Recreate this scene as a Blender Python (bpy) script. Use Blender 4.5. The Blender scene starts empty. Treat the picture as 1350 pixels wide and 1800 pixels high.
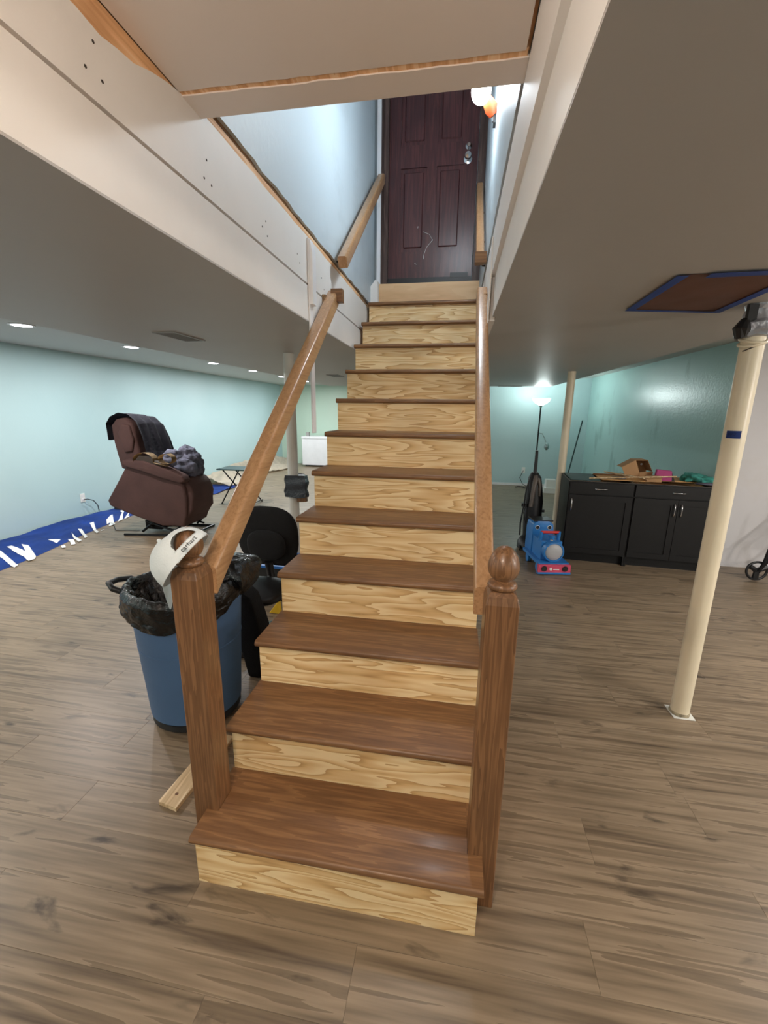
import bpy, bmesh, math, random
from mathutils import Vector, Matrix, noise
from mathutils.geometry import tessellate_polygon
SC = bpy.context.scene
COL = SC.collection
PI = math.pi
random.seed(7)

def lin(c):
    return c / 12.92 if c <= .04045 else ((c + .055) / 1.055) ** 2.4
def S(r, g, b):
    return (lin(r / 255), lin(g / 255), lin(b / 255), 1)

# ------------------------------------------------------------------ camera
cam_d = bpy.data.cameras.new('camera'); cam = bpy.data.objects.new('camera', cam_d); COL.objects.link(cam)
CY, CP, CR, CF = -.163134, -.232690, .012491, 747.383
cp = Vector((.770805, -1.240149, 1.523274))
fw = Vector((math.sin(CY)*math.cos(CP), math.cos(CY)*math.cos(CP), math.sin(CP)))
rt = Vector((math.cos(CY), -math.sin(CY), 0)); up = rt.cross(fw)
rt2 = rt*math.cos(CR) + up*math.sin(CR); up2 = up*math.cos(CR) - rt*math.sin(CR)
cam.matrix_world = Matrix(((rt2.x, up2.x, -fw.x, cp.x), (rt2.y, up2.y, -fw.y, cp.y), (rt2.z, up2.z, -fw.z, cp.z), (0, 0, 0, 1)))
cam_d.sensor_fit = 'HORIZONTAL'; cam_d.sensor_width = 36; cam_d.lens = CF / 1350 * 36
cam_d.clip_start = .02; cam_d.clip_end = 60
SC.camera = cam

# ------------------------------------------------------------------ world + exposure
w = bpy.data.worlds.new('world'); SC.world = w; w.use_nodes = True
w.node_tree.nodes['Background'].inputs[0].default_value = (.8, .85, 1, 1)
w.node_tree.nodes['Background'].inputs[1].default_value = .05
SC.view_settings.view_transform = 'Standard'; SC.view_settings.look = 'None'
SC.view_settings.exposure = 0.0; SC.view_settings.gamma = 1; SC.view_settings.use_curve_mapping = False
try: SC.cycles.max_bounces = 8; SC.cycles.diffuse_bounces = 5
except Exception: pass
P_LEFT, P_RIGHT, P_BACK_FILL, P_BULB, P_TORCH, P_SIDE_FILL, P_WARM_FILL = 30, 24, 4, 22, 32, 110, 44   # lamp watts; the back, side and warm-bulb lamps are added
def area(name, loc, power, size, col, parent=None, rot=(0, 0, 0), shape='DISK', spread=PI):
    l = bpy.data.lights.new(name, 'AREA'); l.shape = shape; l.size = size; l.energy = power; l.color = col; l.spread = spread
    o = bpy.data.objects.new(name, l); o.location = loc; o.rotation_euler = rot; COL.objects.link(o)
    if parent:
        o.parent = parent; o.location = Vector(loc) - parent.location
    return o

# ------------------------------------------------------------------ materials
def mat(name, col, rough=.6, metal=0, vary=0, scale=6, bump=0, bscale=40, emit=None, estr=0, spec=.5, coat=0, alpha=None):
    m = bpy.data.materials.new(name); m.use_nodes = True
    nt = m.node_tree; b = nt.nodes['Principled BSDF']
    b.inputs['Base Color'].default_value = col; b.inputs['Roughness'].default_value = rough
    b.inputs['Metallic'].default_value = metal; b.inputs['Specular IOR Level'].default_value = spec
    if coat: b.inputs['Coat Weight'].default_value = coat; b.inputs['Coat Roughness'].default_value = .12
    tc = nt.nodes.new('ShaderNodeTexCoord')
    if vary:
        n = nt.nodes.new('ShaderNodeTexNoise'); n.inputs['Scale'].default_value = scale; n.inputs['Detail'].default_value = 5
        nt.links.new(tc.outputs['Object'], n.inputs['Vector'])
        r = nt.nodes.new('ShaderNodeValToRGB')
        r.color_ramp.elements[0].position = .3; r.color_ramp.elements[1].position = .7
        r.color_ramp.elements[0].color = tuple(c * (1 - vary) for c in col[:3]) + (1,)
        r.color_ramp.elements[1].color = tuple(min(1, c * (1 + vary)) for c in col[:3]) + (1,)
        nt.links.new(n.outputs['Fac'], r.inputs[0]); nt.links.new(r.outputs[0], b.inputs['Base Color'])
    if bump:
        n2 = nt.nodes.new('ShaderNodeTexNoise'); n2.inputs['Scale'].default_value = bscale; n2.inputs['Detail'].default_value = 6
        nt.links.new(tc.outputs['Object'], n2.inputs['Vector'])
        bp = nt.nodes.new('ShaderNodeBump'); bp.inputs['Strength'].default_value = bump; bp.inputs['Distance'].default_value = .01
        nt.links.new(n2.outputs['Fac'], bp.inputs['Height']); nt.links.new(bp.outputs[0], b.inputs['Normal'])
    if emit: b.inputs['Emission Color'].default_value = emit; b.inputs['Emission Strength'].default_value = estr
    return m

def wood(name, light, mid, dark, axis='X', rough=.4, stretch=.12, scale=14, rings=9, fibre=.35, coat=0, knots=0, contrast=(.25, .55, .8), soft=1.0, fstretch=None, fperp=190.0):
    """contour-grain wood; grain runs along axis; each object gets its own slice through a 4D noise"""
    m = bpy.data.materials.new(name); m.use_nodes = True; nt = m.node_tree; N = nt.nodes; L = nt.links
    b = N['Principled BSDF']; b.inputs['Roughness'].default_value = rough
    if coat: b.inputs['Coat Weight'].default_value = coat; b.inputs['Coat Roughness'].default_value = .15
    tc = N.new('ShaderNodeTexCoord'); oi = N.new('ShaderNodeObjectInfo'); ge = N.new('ShaderNodeNewGeometry')
    mp = N.new('ShaderNodeMapping'); L.new(tc.outputs['Object'], mp.inputs[0])
    sc = [scale] * 3; sc['XYZ'.index(axis)] = scale * stretch; mp.inputs['Scale'].default_value = sc
    def math_(op, a, b_=None, c=None):
        n = N.new('ShaderNodeMath'); n.operation = op
        for i, v in enumerate((a, b_, c)):
            if v is None: continue
            if isinstance(v, (int, float)): n.inputs[i].default_value = v
            else: L.new(v, n.inputs[i])
        return n.outputs[0]
    W = math_('ADD', math_('MULTIPLY', oi.outputs['Random'], 61.7), math_('MULTIPLY', ge.outputs['Random Per Island'], 37.3))
    n1 = N.new('ShaderNodeTexNoise'); n1.noise_dimensions = '4D'; n1.inputs['Scale'].default_value = 1; n1.inputs['Detail'].default_value = 2.5; n1.inputs['Roughness'].default_value = .45
    L.new(mp.outputs[0], n1.inputs['Vector']); L.new(W, n1.inputs['W'])
    ring = math_('FRACT', math_('MULTIPLY', n1.outputs['Fac'], rings))
    tri = math_('ABSOLUTE', math_('SUBTRACT', math_('MULTIPLY', ring, 2), 1))
    ring = math_('ADD', math_('MULTIPLY', ring, 1 - soft * .5), math_('MULTIPLY', tri, soft * .5))
    mp2 = N.new('ShaderNodeMapping'); L.new(tc.outputs['Object'], mp2.inputs[0])
    s2 = [fperp] * 3; s2['XYZ'.index(axis)] = fstretch or 9.0; mp2.inputs['Scale'].default_value = s2
    n2 = N.new('ShaderNodeTexNoise'); n2.noise_dimensions = '4D'; n2.inputs['Scale'].default_value = 1; n2.inputs['Detail'].default_value = 3
    L.new(mp2.outputs[0], n2.inputs['Vector']); L.new(W, n2.inputs['W'])
    f = math_('ADD', math_('MULTIPLY', ring, 1 - fibre), math_('MULTIPLY', n2.outputs['Fac'], fibre))
    cr = N.new('ShaderNodeValToRGB'); e = cr.color_ramp.elements
    e[0].position = contrast[0]; e[0].color = dark; e[1].position = contrast[2]; e[1].color = light
    x = e.new(contrast[1]); x.color = mid
    L.new(f, cr.inputs[0]); out = cr.outputs[0]
    # broad tone change per piece and along it
    n3 = N.new('ShaderNodeTexNoise'); n3.noise_dimensions = '4D'; n3.inputs['Scale'].default_value = 2.2; n3.inputs['Detail'].default_value = 2
    L.new(tc.outputs['Object'], n3.inputs['Vector']); L.new(W, n3.inputs['W'])
    tone = math_('ADD', math_('MULTIPLY', n3.outputs['Fac'], .5), .75)
    mx = N.new('ShaderNodeMix'); mx.data_type = 'RGBA'; mx.blend_type = 'MULTIPLY'; mx.inputs['Factor'].default_value = 1
    L.new(out, mx.inputs['A']); cb = N.new('ShaderNodeCombineColor')
    for i in range(3): L.new(tone, cb.inputs[i])
    L.new(cb.outputs[0], mx.inputs['B']); out = mx.outputs['Result']
    if knots:
        mp4 = N.new('ShaderNodeMapping'); L.new(tc.outputs['Object'], mp4.inputs[0])
        s4 = [7.0] * 3; s4['XYZ'.index(axis)] = 2.6; mp4.inputs['Scale'].default_value = s4
        n4 = N.new('ShaderNodeTexNoise'); n4.noise_dimensions = '4D'; n4.inputs['Scale'].default_value = 1.6; n4.inputs['Detail'].default_value = 5; n4.inputs['Distortion'].default_value = .6
        L.new(mp4.outputs[0], n4.inputs['Vector']); L.new(math_('ADD', W, 9.1), n4.inputs['W'])
        k = N.new('ShaderNodeMapRange'); k.inputs['From Min'].default_value = .61; k.inputs['From Max'].default_value = .71; k.inputs['To Max'].default_value = knots
        L.new(n4.outputs['Fac'], k.inputs['Value'])
        m2 = N.new('ShaderNodeMix'); m2.data_type = 'RGBA'; L.new(k.outputs[0], m2.inputs['Factor']); L.new(out, m2.inputs['A'])
        m2.inputs['B'].default_value = tuple(c * .35 for c in dark[:3]) + (1,); out = m2.outputs['Result']
    L.new(out, b.inputs['Base Color'])
    bp = N.new('ShaderNodeBump'); bp.inputs['Strength'].default_value = .12; bp.inputs['Distance'].default_value = .002
    L.new(f, bp.inputs['Height']); L.new(bp.outputs[0], b.inputs['Normal'])
    return m

def paint(name, col, stain, amount=.5, scale=.8, rough=.5, lo=.48, hi=.7, mapscale=(1, 1, 1), bump=.15, spec=.5):
    """wall paint with broad uneven coats / primer patches"""
    m = bpy.data.materials.new(name); m.use_nodes = True; nt = m.node_tree; N = nt.nodes; L = nt.links
    b = N['Principled BSDF']; b.inputs['Roughness'].default_value = rough; b.inputs['Specular IOR Level'].default_value = spec
    tc = N.new('ShaderNodeTexCoord'); mp = N.new('ShaderNodeMapping'); mp.inputs['Scale'].default_value = mapscale
    L.new(tc.outputs['Object'], mp.inputs[0])
    n = N.new('ShaderNodeTexNoise'); n.inputs['Scale'].default_value = scale; n.inputs['Detail'].default_value = 6; n.inputs['Roughness'].default_value = .6
    L.new(mp.outputs[0], n.inputs['Vector'])
    r = N.new('ShaderNodeMapRange'); r.inputs['From Min'].default_value = lo; r.inputs['From Max'].default_value = hi; r.inputs['To Max'].default_value = amount
    L.new(n.outputs['Fac'], r.inputs['Value'])
    mx = N.new('ShaderNodeMix'); mx.data_type = 'RGBA'; mx.inputs['A'].default_value = col; mx.inputs['B'].default_value = stain
    L.new(r.outputs[0], mx.inputs['Factor']); L.new(mx.outputs['Result'], b.inputs['Base Color'])
    n2 = N.new('ShaderNodeTexNoise'); n2.inputs['Scale'].default_value = 35; n2.inputs['Detail'].default_value = 4
    L.new(tc.outputs['Object'], n2.inputs['Vector'])
    bp = N.new('ShaderNodeBump'); bp.inputs['Strength'].default_value = bump; bp.inputs['Distance'].default_value = .004
    L.new(n2.outputs['Fac'], bp.inputs['Height']); L.new(bp.outputs[0], b.inputs['Normal'])
    return m

M = {}
M['teal'] = paint('teal_paint', S(180, 208, 211), S(194, 216, 218), .5, .5, .42)
M['green'] = paint('green_paint', S(190, 212, 194), S(206, 216, 200), .5, .5, .45)
M['teal_gloss'] = paint('glossy_teal_paint', S(164, 200, 197), S(124, 160, 158), .6, 1.3, .30, .58, .66, (1, 1.8, .9), .35)
M['primer'] = paint('bare_primer', S(205, 203, 205), S(192, 184, 176), .6, 1.3, .6)
M['ceil'] = paint('ceiling_paint', S(182, 179, 175), S(170, 167, 162), .4, .9, .5, bump=.1)
M['ceil_hi'] = paint('upper_ceiling_paint', S(196, 196, 192), S(186, 186, 184), .4, .9, .6)
M['dry'] = paint('drywall_primer', S(234, 231, 227), S(214, 210, 204), .35, 1.4, .55, bump=.12)
M['panel'] = paint('smooth_ceiling_panel', S(220, 211, 203), S(208, 198, 188), .4, .8, .32, bump=.05)
M['shaft'] = paint('shaft_paint', S(196, 208, 214), S(170, 180, 184), .6, 2.0, .5, .52, .7, (1, .7, 1), .3)
M['dark_brown'] = mat('dark_matte', S(60, 52, 46), .9)  # dark brown for the screw marks and the thin wire
M['oak_x'] = wood('stained_oak_tread', S(150, 110, 72), S(126, 89, 57), S(82, 53, 32), 'X', .42, .07, 26, 6, .5, coat=.06, contrast=(.1, .5, .85))
M['oak_z'] = wood('stained_oak_post', S(132, 94, 62), S(106, 73, 46), S(52, 32, 20), 'Z', .36, .045, 46, 6, .35, coat=.15, soft=.5, contrast=(.12, .34, .7))
M['oak_rail'] = wood('stained_oak_rail', S(190, 150, 110), S(176, 134, 94), S(132, 94, 62), 'Y', .3, .08, 30, 5, .6, coat=.35, contrast=(.15, .45, .8))
M['ply'] = wood('pine_plywood', S(240, 214, 166), S(222, 184, 128), S(176, 128, 76), 'X', .55, .11, 13, 11, .10, contrast=(.02, .26, .74), soft=.12)
M['ply_top'] = wood('amber_plywood', S(222, 186, 142), S(212, 172, 128), S(184, 142, 100), 'X', .55, .2, 7, 4, .25, contrast=(.1, .38, .6))
M['pine'] = wood('pine_framing', S(242, 208, 168), S(234, 186, 138), S(200, 146, 98), 'Y', .7, .06, 20, 5, .4)
M['pine_old'] = wood('aged_framing', S(190, 160, 124), S(150, 118, 86), S(96, 68, 46), 'Y', .8, .06, 30, 5, .5)
M['plank'] = wood('vinyl_plank', S(146, 128, 106), S(120, 104, 84), S(76, 62, 50), 'X', .38, .045, 34, 1.7, .45, knots=.85, contrast=(.25, .5, .78), fstretch=4, fperp=90)
M['floor_base'] = mat('plank_underlay', S(70, 56, 46), .8)
M['board'] = wood('raw_pine_board', S(226, 204, 170), S(214, 188, 150), S(176, 146, 108), 'Y', .6, .05, 26, 4, .3)
M['door'] = wood('dark_red_door', S(92, 54, 54), S(80, 46, 48), S(56, 34, 38), 'Z', .36, .06, 24, 5, .5)  # bluish sheen of the stair lamp is tinted into the door colour
M['jamb'] = wood('worn_dark_jamb', S(104, 86, 78), S(78, 58, 52), S(48, 34, 32), 'Z', .5, .06, 24, 5, .6)
M['white'] = mat('white_enamel', S(232, 232, 234), .45, vary=.04)
M['white_plastic'] = mat('white_plastic', S(228, 230, 226), .4)
M['cream'] = mat('cream_pole_paint', S(226, 214, 188), .35, vary=.08, scale=3, bump=.08, bscale=14)
M['pale_pole'] = mat('pale_pole_paint', S(206, 204, 196), .45, vary=.05)
M['black'] = mat('black_plastic', S(24, 24, 26), .45)
M['black_fab'] = mat('black_fabric', S(22, 22, 24), .95, bump=.4, bscale=120)
M['black_metal'] = mat('black_metal', S(26, 26, 28), .35, .6)
M['bagblack'] = mat('glossy_bag_film', S(6, 6, 8), .14, bump=1.0, bscale=40, spec=.5)
M['tapeblack'] = mat('dark_wrapping_film', S(52, 56, 64), .25, bump=.9, bscale=30)
M['ducttape'] = mat('silver_duct_tape', S(170, 172, 180), .3, .55, bump=.6, bscale=25)
M['bluebin'] = mat('blue_bin_plastic', S(72, 104, 142), .5, vary=.1, scale=3, bump=.05)
M['chrome'] = mat('brushed_nickel', S(220, 220, 222), .18, 1)
M['cab'] = mat('espresso_cabinet', S(12, 11, 13), .5, vary=.15, spec=.35)
M['cab_edge'] = mat('cabinet_top_edge', S(150, 136, 122), .6)
M['recl'] = mat('brown_microfibre', S(74, 50, 46), .85, vary=.14, scale=5, bump=.3, bscale=30)
M['throw'] = mat('dark_grey_throw', S(44, 42, 50), .95, vary=.3, scale=14, bump=.4, bscale=50)
M['clothes'] = mat('grey_clothes', S(84, 84, 98), .95, vary=.75, scale=9, bump=.5, bscale=30)
M['tan'] = mat('tan_canvas', S(150, 126, 92), .9, vary=.3, scale=20, bump=.3)
M['tanin'] = mat('dark_canvas_lining', S(58, 50, 44), .95)
M['banner'] = mat('royal_blue_vinyl', S(30, 72, 160), .5, vary=.25, scale=4, bump=.3, bscale=10)
M['letter'] = mat('white_print', S(226, 228, 226), .6)
M['cloth'] = mat('canvas_drop_cloth', S(222, 212, 194), .95, vary=.12, scale=6, bump=.4)
M['cap'] = mat('white_cotton_twill', S(232, 240, 242), .9, vary=.03, bump=.25, bscale=160)
M['capink'] = mat('black_print', S(30, 30, 32), .8)
M['papaer'] = mat('brown_masking_paper', S(152, 112, 98), .55, vary=.1, scale=5, bump=.3, bscale=9)
M['btape'] = mat('blue_painters_tape', S(40, 70, 150), .6, vary=.12)
M['card'] = mat('cardboard', S(176, 138, 98), .85, vary=.06)
M['card_in'] = mat('cardboard_inside', S(150, 112, 76), .9)
M['magenta'] = mat('magenta_box', S(170, 60, 120), .6)
M['tealcloth'] = mat('teal_towel', S(60, 140, 130), .95, vary=.25, scale=12, bump=.5)
M['greencard'] = mat('dark_green_card', S(30, 58, 58), .55, vary=.1)
M['particle'] = mat('raw_cabinet_inside', S(206, 160, 104), .7, vary=.08)
M['toyblue'] = mat('toy_blue_plastic', S(44, 120, 190), .35)
M['toypink'] = mat('toy_faded_red', S(206, 76, 106), .45)
M['toyred'] = mat('toy_red', S(206, 50, 44), .4)
M['toygrey'] = mat('toy_grey', S(170, 172, 176), .5)
M['taupe'] = mat('taupe_plastic', S(96, 88, 82), .45)
M['silver'] = mat('silver_plastic', S(150, 170, 170), .3, .6)
M['totblue'] = mat('blue_tote_plastic', S(40, 110, 190), .4)
M['yellow'] = mat('yellow_plastic', S(226, 180, 40), .5)
M['orange'] = mat('orange_lamp_body', S(236, 96, 50), .4)
M['ventdark'] = mat('vent_dark', S(70, 68, 66), .7)
M['ventmetal'] = mat('vent_metal', S(150, 148, 144), .5)
M['lit'] = mat('led_lens', S(255, 255, 255), .5, emit=(.93, .96, 1, 1), estr=22)
M['bulb'] = mat('lit_bulb', S(255, 255, 255), .5, emit=(.86, .94, 1, 1), estr=90)
M['shade'] = mat('lit_glass_bowl', S(255, 250, 240), .5, emit=(.93, 1, .98, 1), estr=5)

# ------------------------------------------------------------------ mesh helpers
class G:
    def __init__(s): s.bm = bmesh.new()
    def _add(s, vs, fs):
        v = [s.bm.verts.new(p) for p in vs]
        for f in fs:
            try: s.bm.faces.new([v[i] for i in f])
            except ValueError: pass
        return s
    def box(s, x0, x1, y0, y1, z0, z1, T=None):
        p = [Vector(c) for c in ((x0,y0,z0),(x1,y0,z0),(x1,y1,z0),(x0,y1,z0),(x0,y0,z1),(x1,y0,z1),(x1,y1,z1),(x0,y1,z1))]
        if T: p = [T @ c for c in p]
        return s._add(p, [(3,2,1,0),(4,5,6,7),(0,1,5,4),(1,2,6,5),(2,3,7,6),(3,0,4,7)])
    def prism(s, poly, axis, a0, a1, T=None):
        """poly: 2D points in the two other axes (in x,y,z order)"""
        i = 'xyz'.index(axis); n = len(poly); vs = []
        for a in (a0, a1):
            for p in poly:
                c = list(p); c.insert(i, a); vs.append(T @ Vector(c) if T else Vector(c))
        area_ = sum(poly[k][0]*poly[(k+1)%n][1]-poly[(k+1)%n][0]*poly[k][1] for k in range(n))
        tri = tessellate_polygon([[Vector((p[0], p[1], 0)) for p in poly]])
        fs = [tuple(t) for t in tri] + [tuple(n + k for k in t[::-1]) for t in tri]
        fs += [(k, (k+1) % n, n + (k+1) % n, n + k) for k in range(n)]
        s._add(vs, fs); bmesh.ops.recalc_face_normals(s.bm, faces=s.bm.faces); return s
    def ring_loft(s, rings, cap=True, closed=False):
        n = len(rings[0]); vs = [p for r in rings for p in r]; fs = []
        m = len(rings)
        for i in range(m if closed else m - 1):
            for k in range(n):
                a, b = i*n, ((i+1) % m)*n
                fs.append((a+k, a+(k+1)%n, b+(k+1)%n, b+k))
        if cap and not closed: fs += [tuple(range(n))[::-1], tuple((m-1)*n + k for k in range(n))]
        s._add(vs, fs); bmesh.ops.recalc_face_normals(s.bm, faces=s.bm.faces); return s
    def tube(s, pts, r, n=8, cap=True, sx=1, sy=1):
        pts = [Vector(p) for p in pts]; rings = []
        rr = r if isinstance(r, (list, tuple)) else [r]*len(pts)
        ref = None
        for i, p in enumerate(pts):
            d = (pts[min(i+1, len(pts)-1)] - pts[max(i-1, 0)]).normalized()
            if ref is None:
                ref = Vector((0, 0, 1)) if abs(d.z) < .9 else Vector((1, 0, 0))
            a = d.cross(ref).normalized(); b = a.cross(d).normalized(); ref = b
            rings.append([p + (a*math.cos(t)*sx + b*math.sin(t)*sy)*rr[i] for t in [2*PI*k/n for k in range(n)]])
        return s.ring_loft(rings, cap)
    def lathe(s, prof, c=(0, 0, 0), n=24, T=None, sx=1, sy=1):
        """prof: (r, z) from one end to the other"""
        c = Vector(c); rings = []
        for r, z in prof:
            ring = [Vector((math.cos(2*PI*k/n)*max(r, 1e-4)*sx, math.sin(2*PI*k/n)*max(r, 1e-4)*sy, z)) for k in range(n)]
            rings.append([(T @ p if T else p) + c for p in ring])
        return s.ring_loft(rings, True)
    def ell(s, c, r, nu=20, nv=12, T=None, f=None):
        c = Vector(c); rings = []
        for j in range(nv + 1):
            ph = -PI/2 + PI*j/nv
            ring = []
            for k in range(nu):
                t = 2*PI*k/nu; p = Vector((math.cos(ph)*math.cos(t)*r[0], math.cos(ph)*math.sin(t)*r[1], math.sin(ph)*r[2]))
                if abs(math.cos(ph)) < 1e-6: p = Vector((math.cos(t)*1e-4, math.sin(t)*1e-4, math.sin(ph)*r[2]))
                if f: p = f(p)
                if T: p = T @ p
                ring.append(p + c)
            rings.append(ring)
        return s.ring_loft(rings, True)
    def grid(s, fn, nu, nv, skip=None):
        vs = [Vector(fn(i/nu, j/nv)) for j in range(nv+1) for i in range(nu+1)]; fs = []
        for j in range(nv):
            for i in range(nu):
                if skip and skip((i+.5)/nu, (j+.5)/nv): continue
                a = j*(nu+1)+i; fs.append((a, a+1, a+nu+2, a+nu+1))
        return s._add(vs, fs)
    def build(s, name, m, parent=None, bevel=0, seg=1, smooth=False, sub=0, solid=0, noise_amp=0, noise_sc=6, noise_seed=0, world=None, uncap=False):
        bm = s.bm
        if bevel: bmesh.ops.bevel(bm, geom=[e for e in bm.edges if len(e.link_faces) == 2 and e.calc_face_angle(0) > .5], offset=bevel, segments=seg, profile=.6, affect='EDGES', clamp_overlap=True)
        if sub:
            bmesh.ops.subdivide_edges(bm, edges=bm.edges[:], cuts=sub, use_grid_fill=True)
        if noise_amp:
            bm.normal_update()
            off = Vector((noise_seed*3.1, noise_seed*1.7, 5.3))
            mv = [(v, v.normal.copy()) for v in bm.verts]
            for v, nn in mv:
                d = noise.fractal(v.co*noise_sc + off, 1.0, 2.0, 3)
                v.co += nn*d*noise_amp
        if solid: bmesh.ops.solidify(bm, geom=bm.faces[:], thickness=solid)
        me = bpy.data.meshes.new(name)
        if parent is not None:
            base = parent.get('_w') ; PM = PW[parent.name]
            bm.transform(PM.inverted())
        bm.to_mesh(me); bm.free(); o = bpy.data.objects.new(name, me); COL.objects.link(o); me.materials.append(m)
        if smooth:
            me.polygons.foreach_set('use_smooth', [True]*len(me.polygons)); me.set_sharp_from_angle(angle=math.radians(smooth if smooth is not True else 40))
        if parent is not None: o.parent = parent; PW[o.name] = PW[parent.name]
        else:
            xs = [v.co for v in me.vertices]
            c = Vector(((min(v.x for v in xs)+max(v.x for v in xs))/2, (min(v.y for v in xs)+max(v.y for v in xs))/2, min(v.z for v in xs)))
            me.transform(Matrix.Translation(-c)); o.location = c; PW[o.name] = Matrix.Translation(c)
        return o
PW = {}
def tag(o, label, cat, group=None, kind=None):
    o['label'] = label; o['category'] = cat
    if group: o['group'] = group
    if kind: o['kind'] = kind
    return o
def thing(name, label, cat, loc=(0, 0, 0), rz=0, group=None):
    o = bpy.data.objects.new(name, None); COL.objects.link(o); o.location = loc; o.rotation_euler = (0, 0, rz); o.empty_display_size = .1
    PW[o.name] = Matrix.Translation(Vector(loc)) @ Matrix.Rotation(rz, 4, 'Z')
    return tag(o, label, cat, group)
def struct(o): o['kind'] = 'structure'; return o

# ================================================================== ROOM
XL, XR = -4.25, 3.40           # left and right walls
YF1, YF2 = 10.7, 8.2           # far walls left and right
HC, LC = 2.22, 1.975           # upper ceiling, low ceiling
floor = struct(G().box(XL-.1, 6.1, -4.1, 10.8, -.12, -.004).build('floor', M['floor_base']))
# planks: rows run across the room (x)
PWD, PLN = .18, 1.22
def in_view(x, y):
    d = Vector((x, y, 0)) - cp; z = d.dot(fw)
    if z < .15: return None
    u = 675 + CF*d.dot(rt2)/z; v = 900 - CF*d.dot(up2)/z
    return (u, v, z) if -150 < u < 1500 and 700 < v < 2000 else None
spots = []
for r in range(int((10.7+1.6)/PWD)+1):
    y0 = -1.6 + r*PWD; x = XL - random.random()*PLN
    while x < 6:
        x0, x1 = max(x, XL), min(x+PLN, 6.0)
        if x1 - x0 > .05: spots.append((x0, x1, y0, min(y0+PWD, 10.7)))
        x += PLN
def pl_score(s):
    best = 0
    for fx in (.05, .5, .95):
        p = in_view(s[0]+(s[1]-s[0])*fx, (s[2]+s[3])/2)
        if p: best = max(best, 1/p[2]**3)
    return best
spots.sort(key=pl_score, reverse=True)
def plank_vf(x0, x1, y0, y1):
    g, c, z0, z1 = .0002, .0008, -.004, 0.0
    vs = [(x0+g, y0+g, z0), (x1-g, y0+g, z0), (x1-g, y1-g, z0), (x0+g, y1-g, z0),
          (x0+g, y0+g, z1-.0006), (x1-g, y0+g, z1-.0006), (x1-g, y1-g, z1-.0006), (x0+g, y1-g, z1-.0006),
          (x0+c, y0+c, z1), (x1-c, y0+c, z1), (x1-c, y1-c, z1), (x0+c, y1-c, z1)]
    fs = [(8, 9, 10, 11)] + [(k, (k+1) % 4, 4+(k+1) % 4, 4+k) for k in range(4)] + [(4+k, 4+(k+1) % 4, 8+(k+1) % 4, 8+k) for k in range(4)]
    return vs, fs
shared = {}
fl_inv = PW[floor.name].inverted()
for x0, x1, y0, y1 in spots[:300]:
    key = (round(x1-x0, 3), round(y1-y0, 3))
    if key not in shared:
        vs, fs = plank_vf(-key[0]/2, key[0]/2, -key[1]/2, key[1]/2)
        me = bpy.data.meshes.new('plank'); me.from_pydata(vs, [], fs); me.materials.append(M['plank']); shared[key] = me
    o = bpy.data.objects.new('plank', shared[key]); COL.objects.link(o); o.parent = floor
    o.location = fl_inv @ Vector(((x0+x1)/2, (y0+y1)/2, 0))
g = G()
for s_ in spots[300:]: g._add(*plank_vf(*s_))
o = g.build('plank', M['plank'], floor); o['kind'] = 'stuff'

wall_left = struct(G().box(XL-.1, XL, -4, YF1, 0, HC+.05).build('wall_left', M['teal']))
wall_far = struct(G().box(XL-.1, .8, YF1, YF1+.1, 0, HC+.05).build('wall_far', M['green']))
struct(G().box(.8, .9, YF2, YF1+.1, 0, HC+.05).build('wall_partition', M['teal']))
wall_far_right = struct(G().box(.9, XR+.1, YF2, YF2+.1, 0, HC+.05).build('wall_far_right', M['teal']))
wall_right = struct(G().box(XR, XR+.1, 3.57, YF2, 0, HC+.05).build('wall_right', M['teal_gloss']))
struct(G().box(XR, 6.1, 3.47, 3.57, 0, HC+.05).build('wall_right_front', M['primer']))
struct(G().box(6, 6.1, -4, 3.47, 0, HC+.05).build('wall_side', M['primer']))
struct(G().box(XL-.1, 6.1, -4.1, -4, 0, HC+.05).build('wall_back', M['teal']))
struct(G().box(XL, XR, 6.8, YF1, HC, HC+.1).build('ceiling', M['ceil_hi']))
struct(G().box(XL, -1.62, -4, 6.8, HC, HC+.1).build('ceiling', M['ceil_hi']))
struct(G().box(2.35, 6, -4, 6.8, HC, HC+.1).build('ceiling', M['ceil_hi']))
# low ceiling slab around the stair opening
LX0, LX1, OX0, OX1, OY0, OY1 = -1.62, 2.35, -.12, 1.0, -1.9, 2.75
g = G()
g.box(LX0, OX0, -4, 6.8, LC, HC+.1); g.box(OX1, LX1, -4, 6.8, LC, HC+.1); g.box(OX0, -.0205, OY0, OY1+.3, LC, LC+.006); g.box(.9175, OX1, OY0, 1.05, LC, LC+.006); g.box(.934, OX1, 1.05, OY1+.3, LC, LC+.006); g.box(OX0, -.036, OY0, OY1+.3, LC+.006, LC+.02); g.box(.936, OX1, OY0, OY1+.3, LC+.006, LC+.02)
g.box(OX0, OX1, -4, OY0, LC, HC+.1); g.box(OX0, OX1, OY1+.3, 6.8, LC, HC+.1)
struct(g.build('ceiling', M['ceil']))
# thin base line where far walls meet the floor
struct(G().box(.9, XR, YF2-.012, YF2, 0, .05).build('baseboard_far', M['white']))
struct(G().box(XR, 6, 3.455, 3.47, 0, .03).build('baseboard_right', M['primer']))

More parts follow.
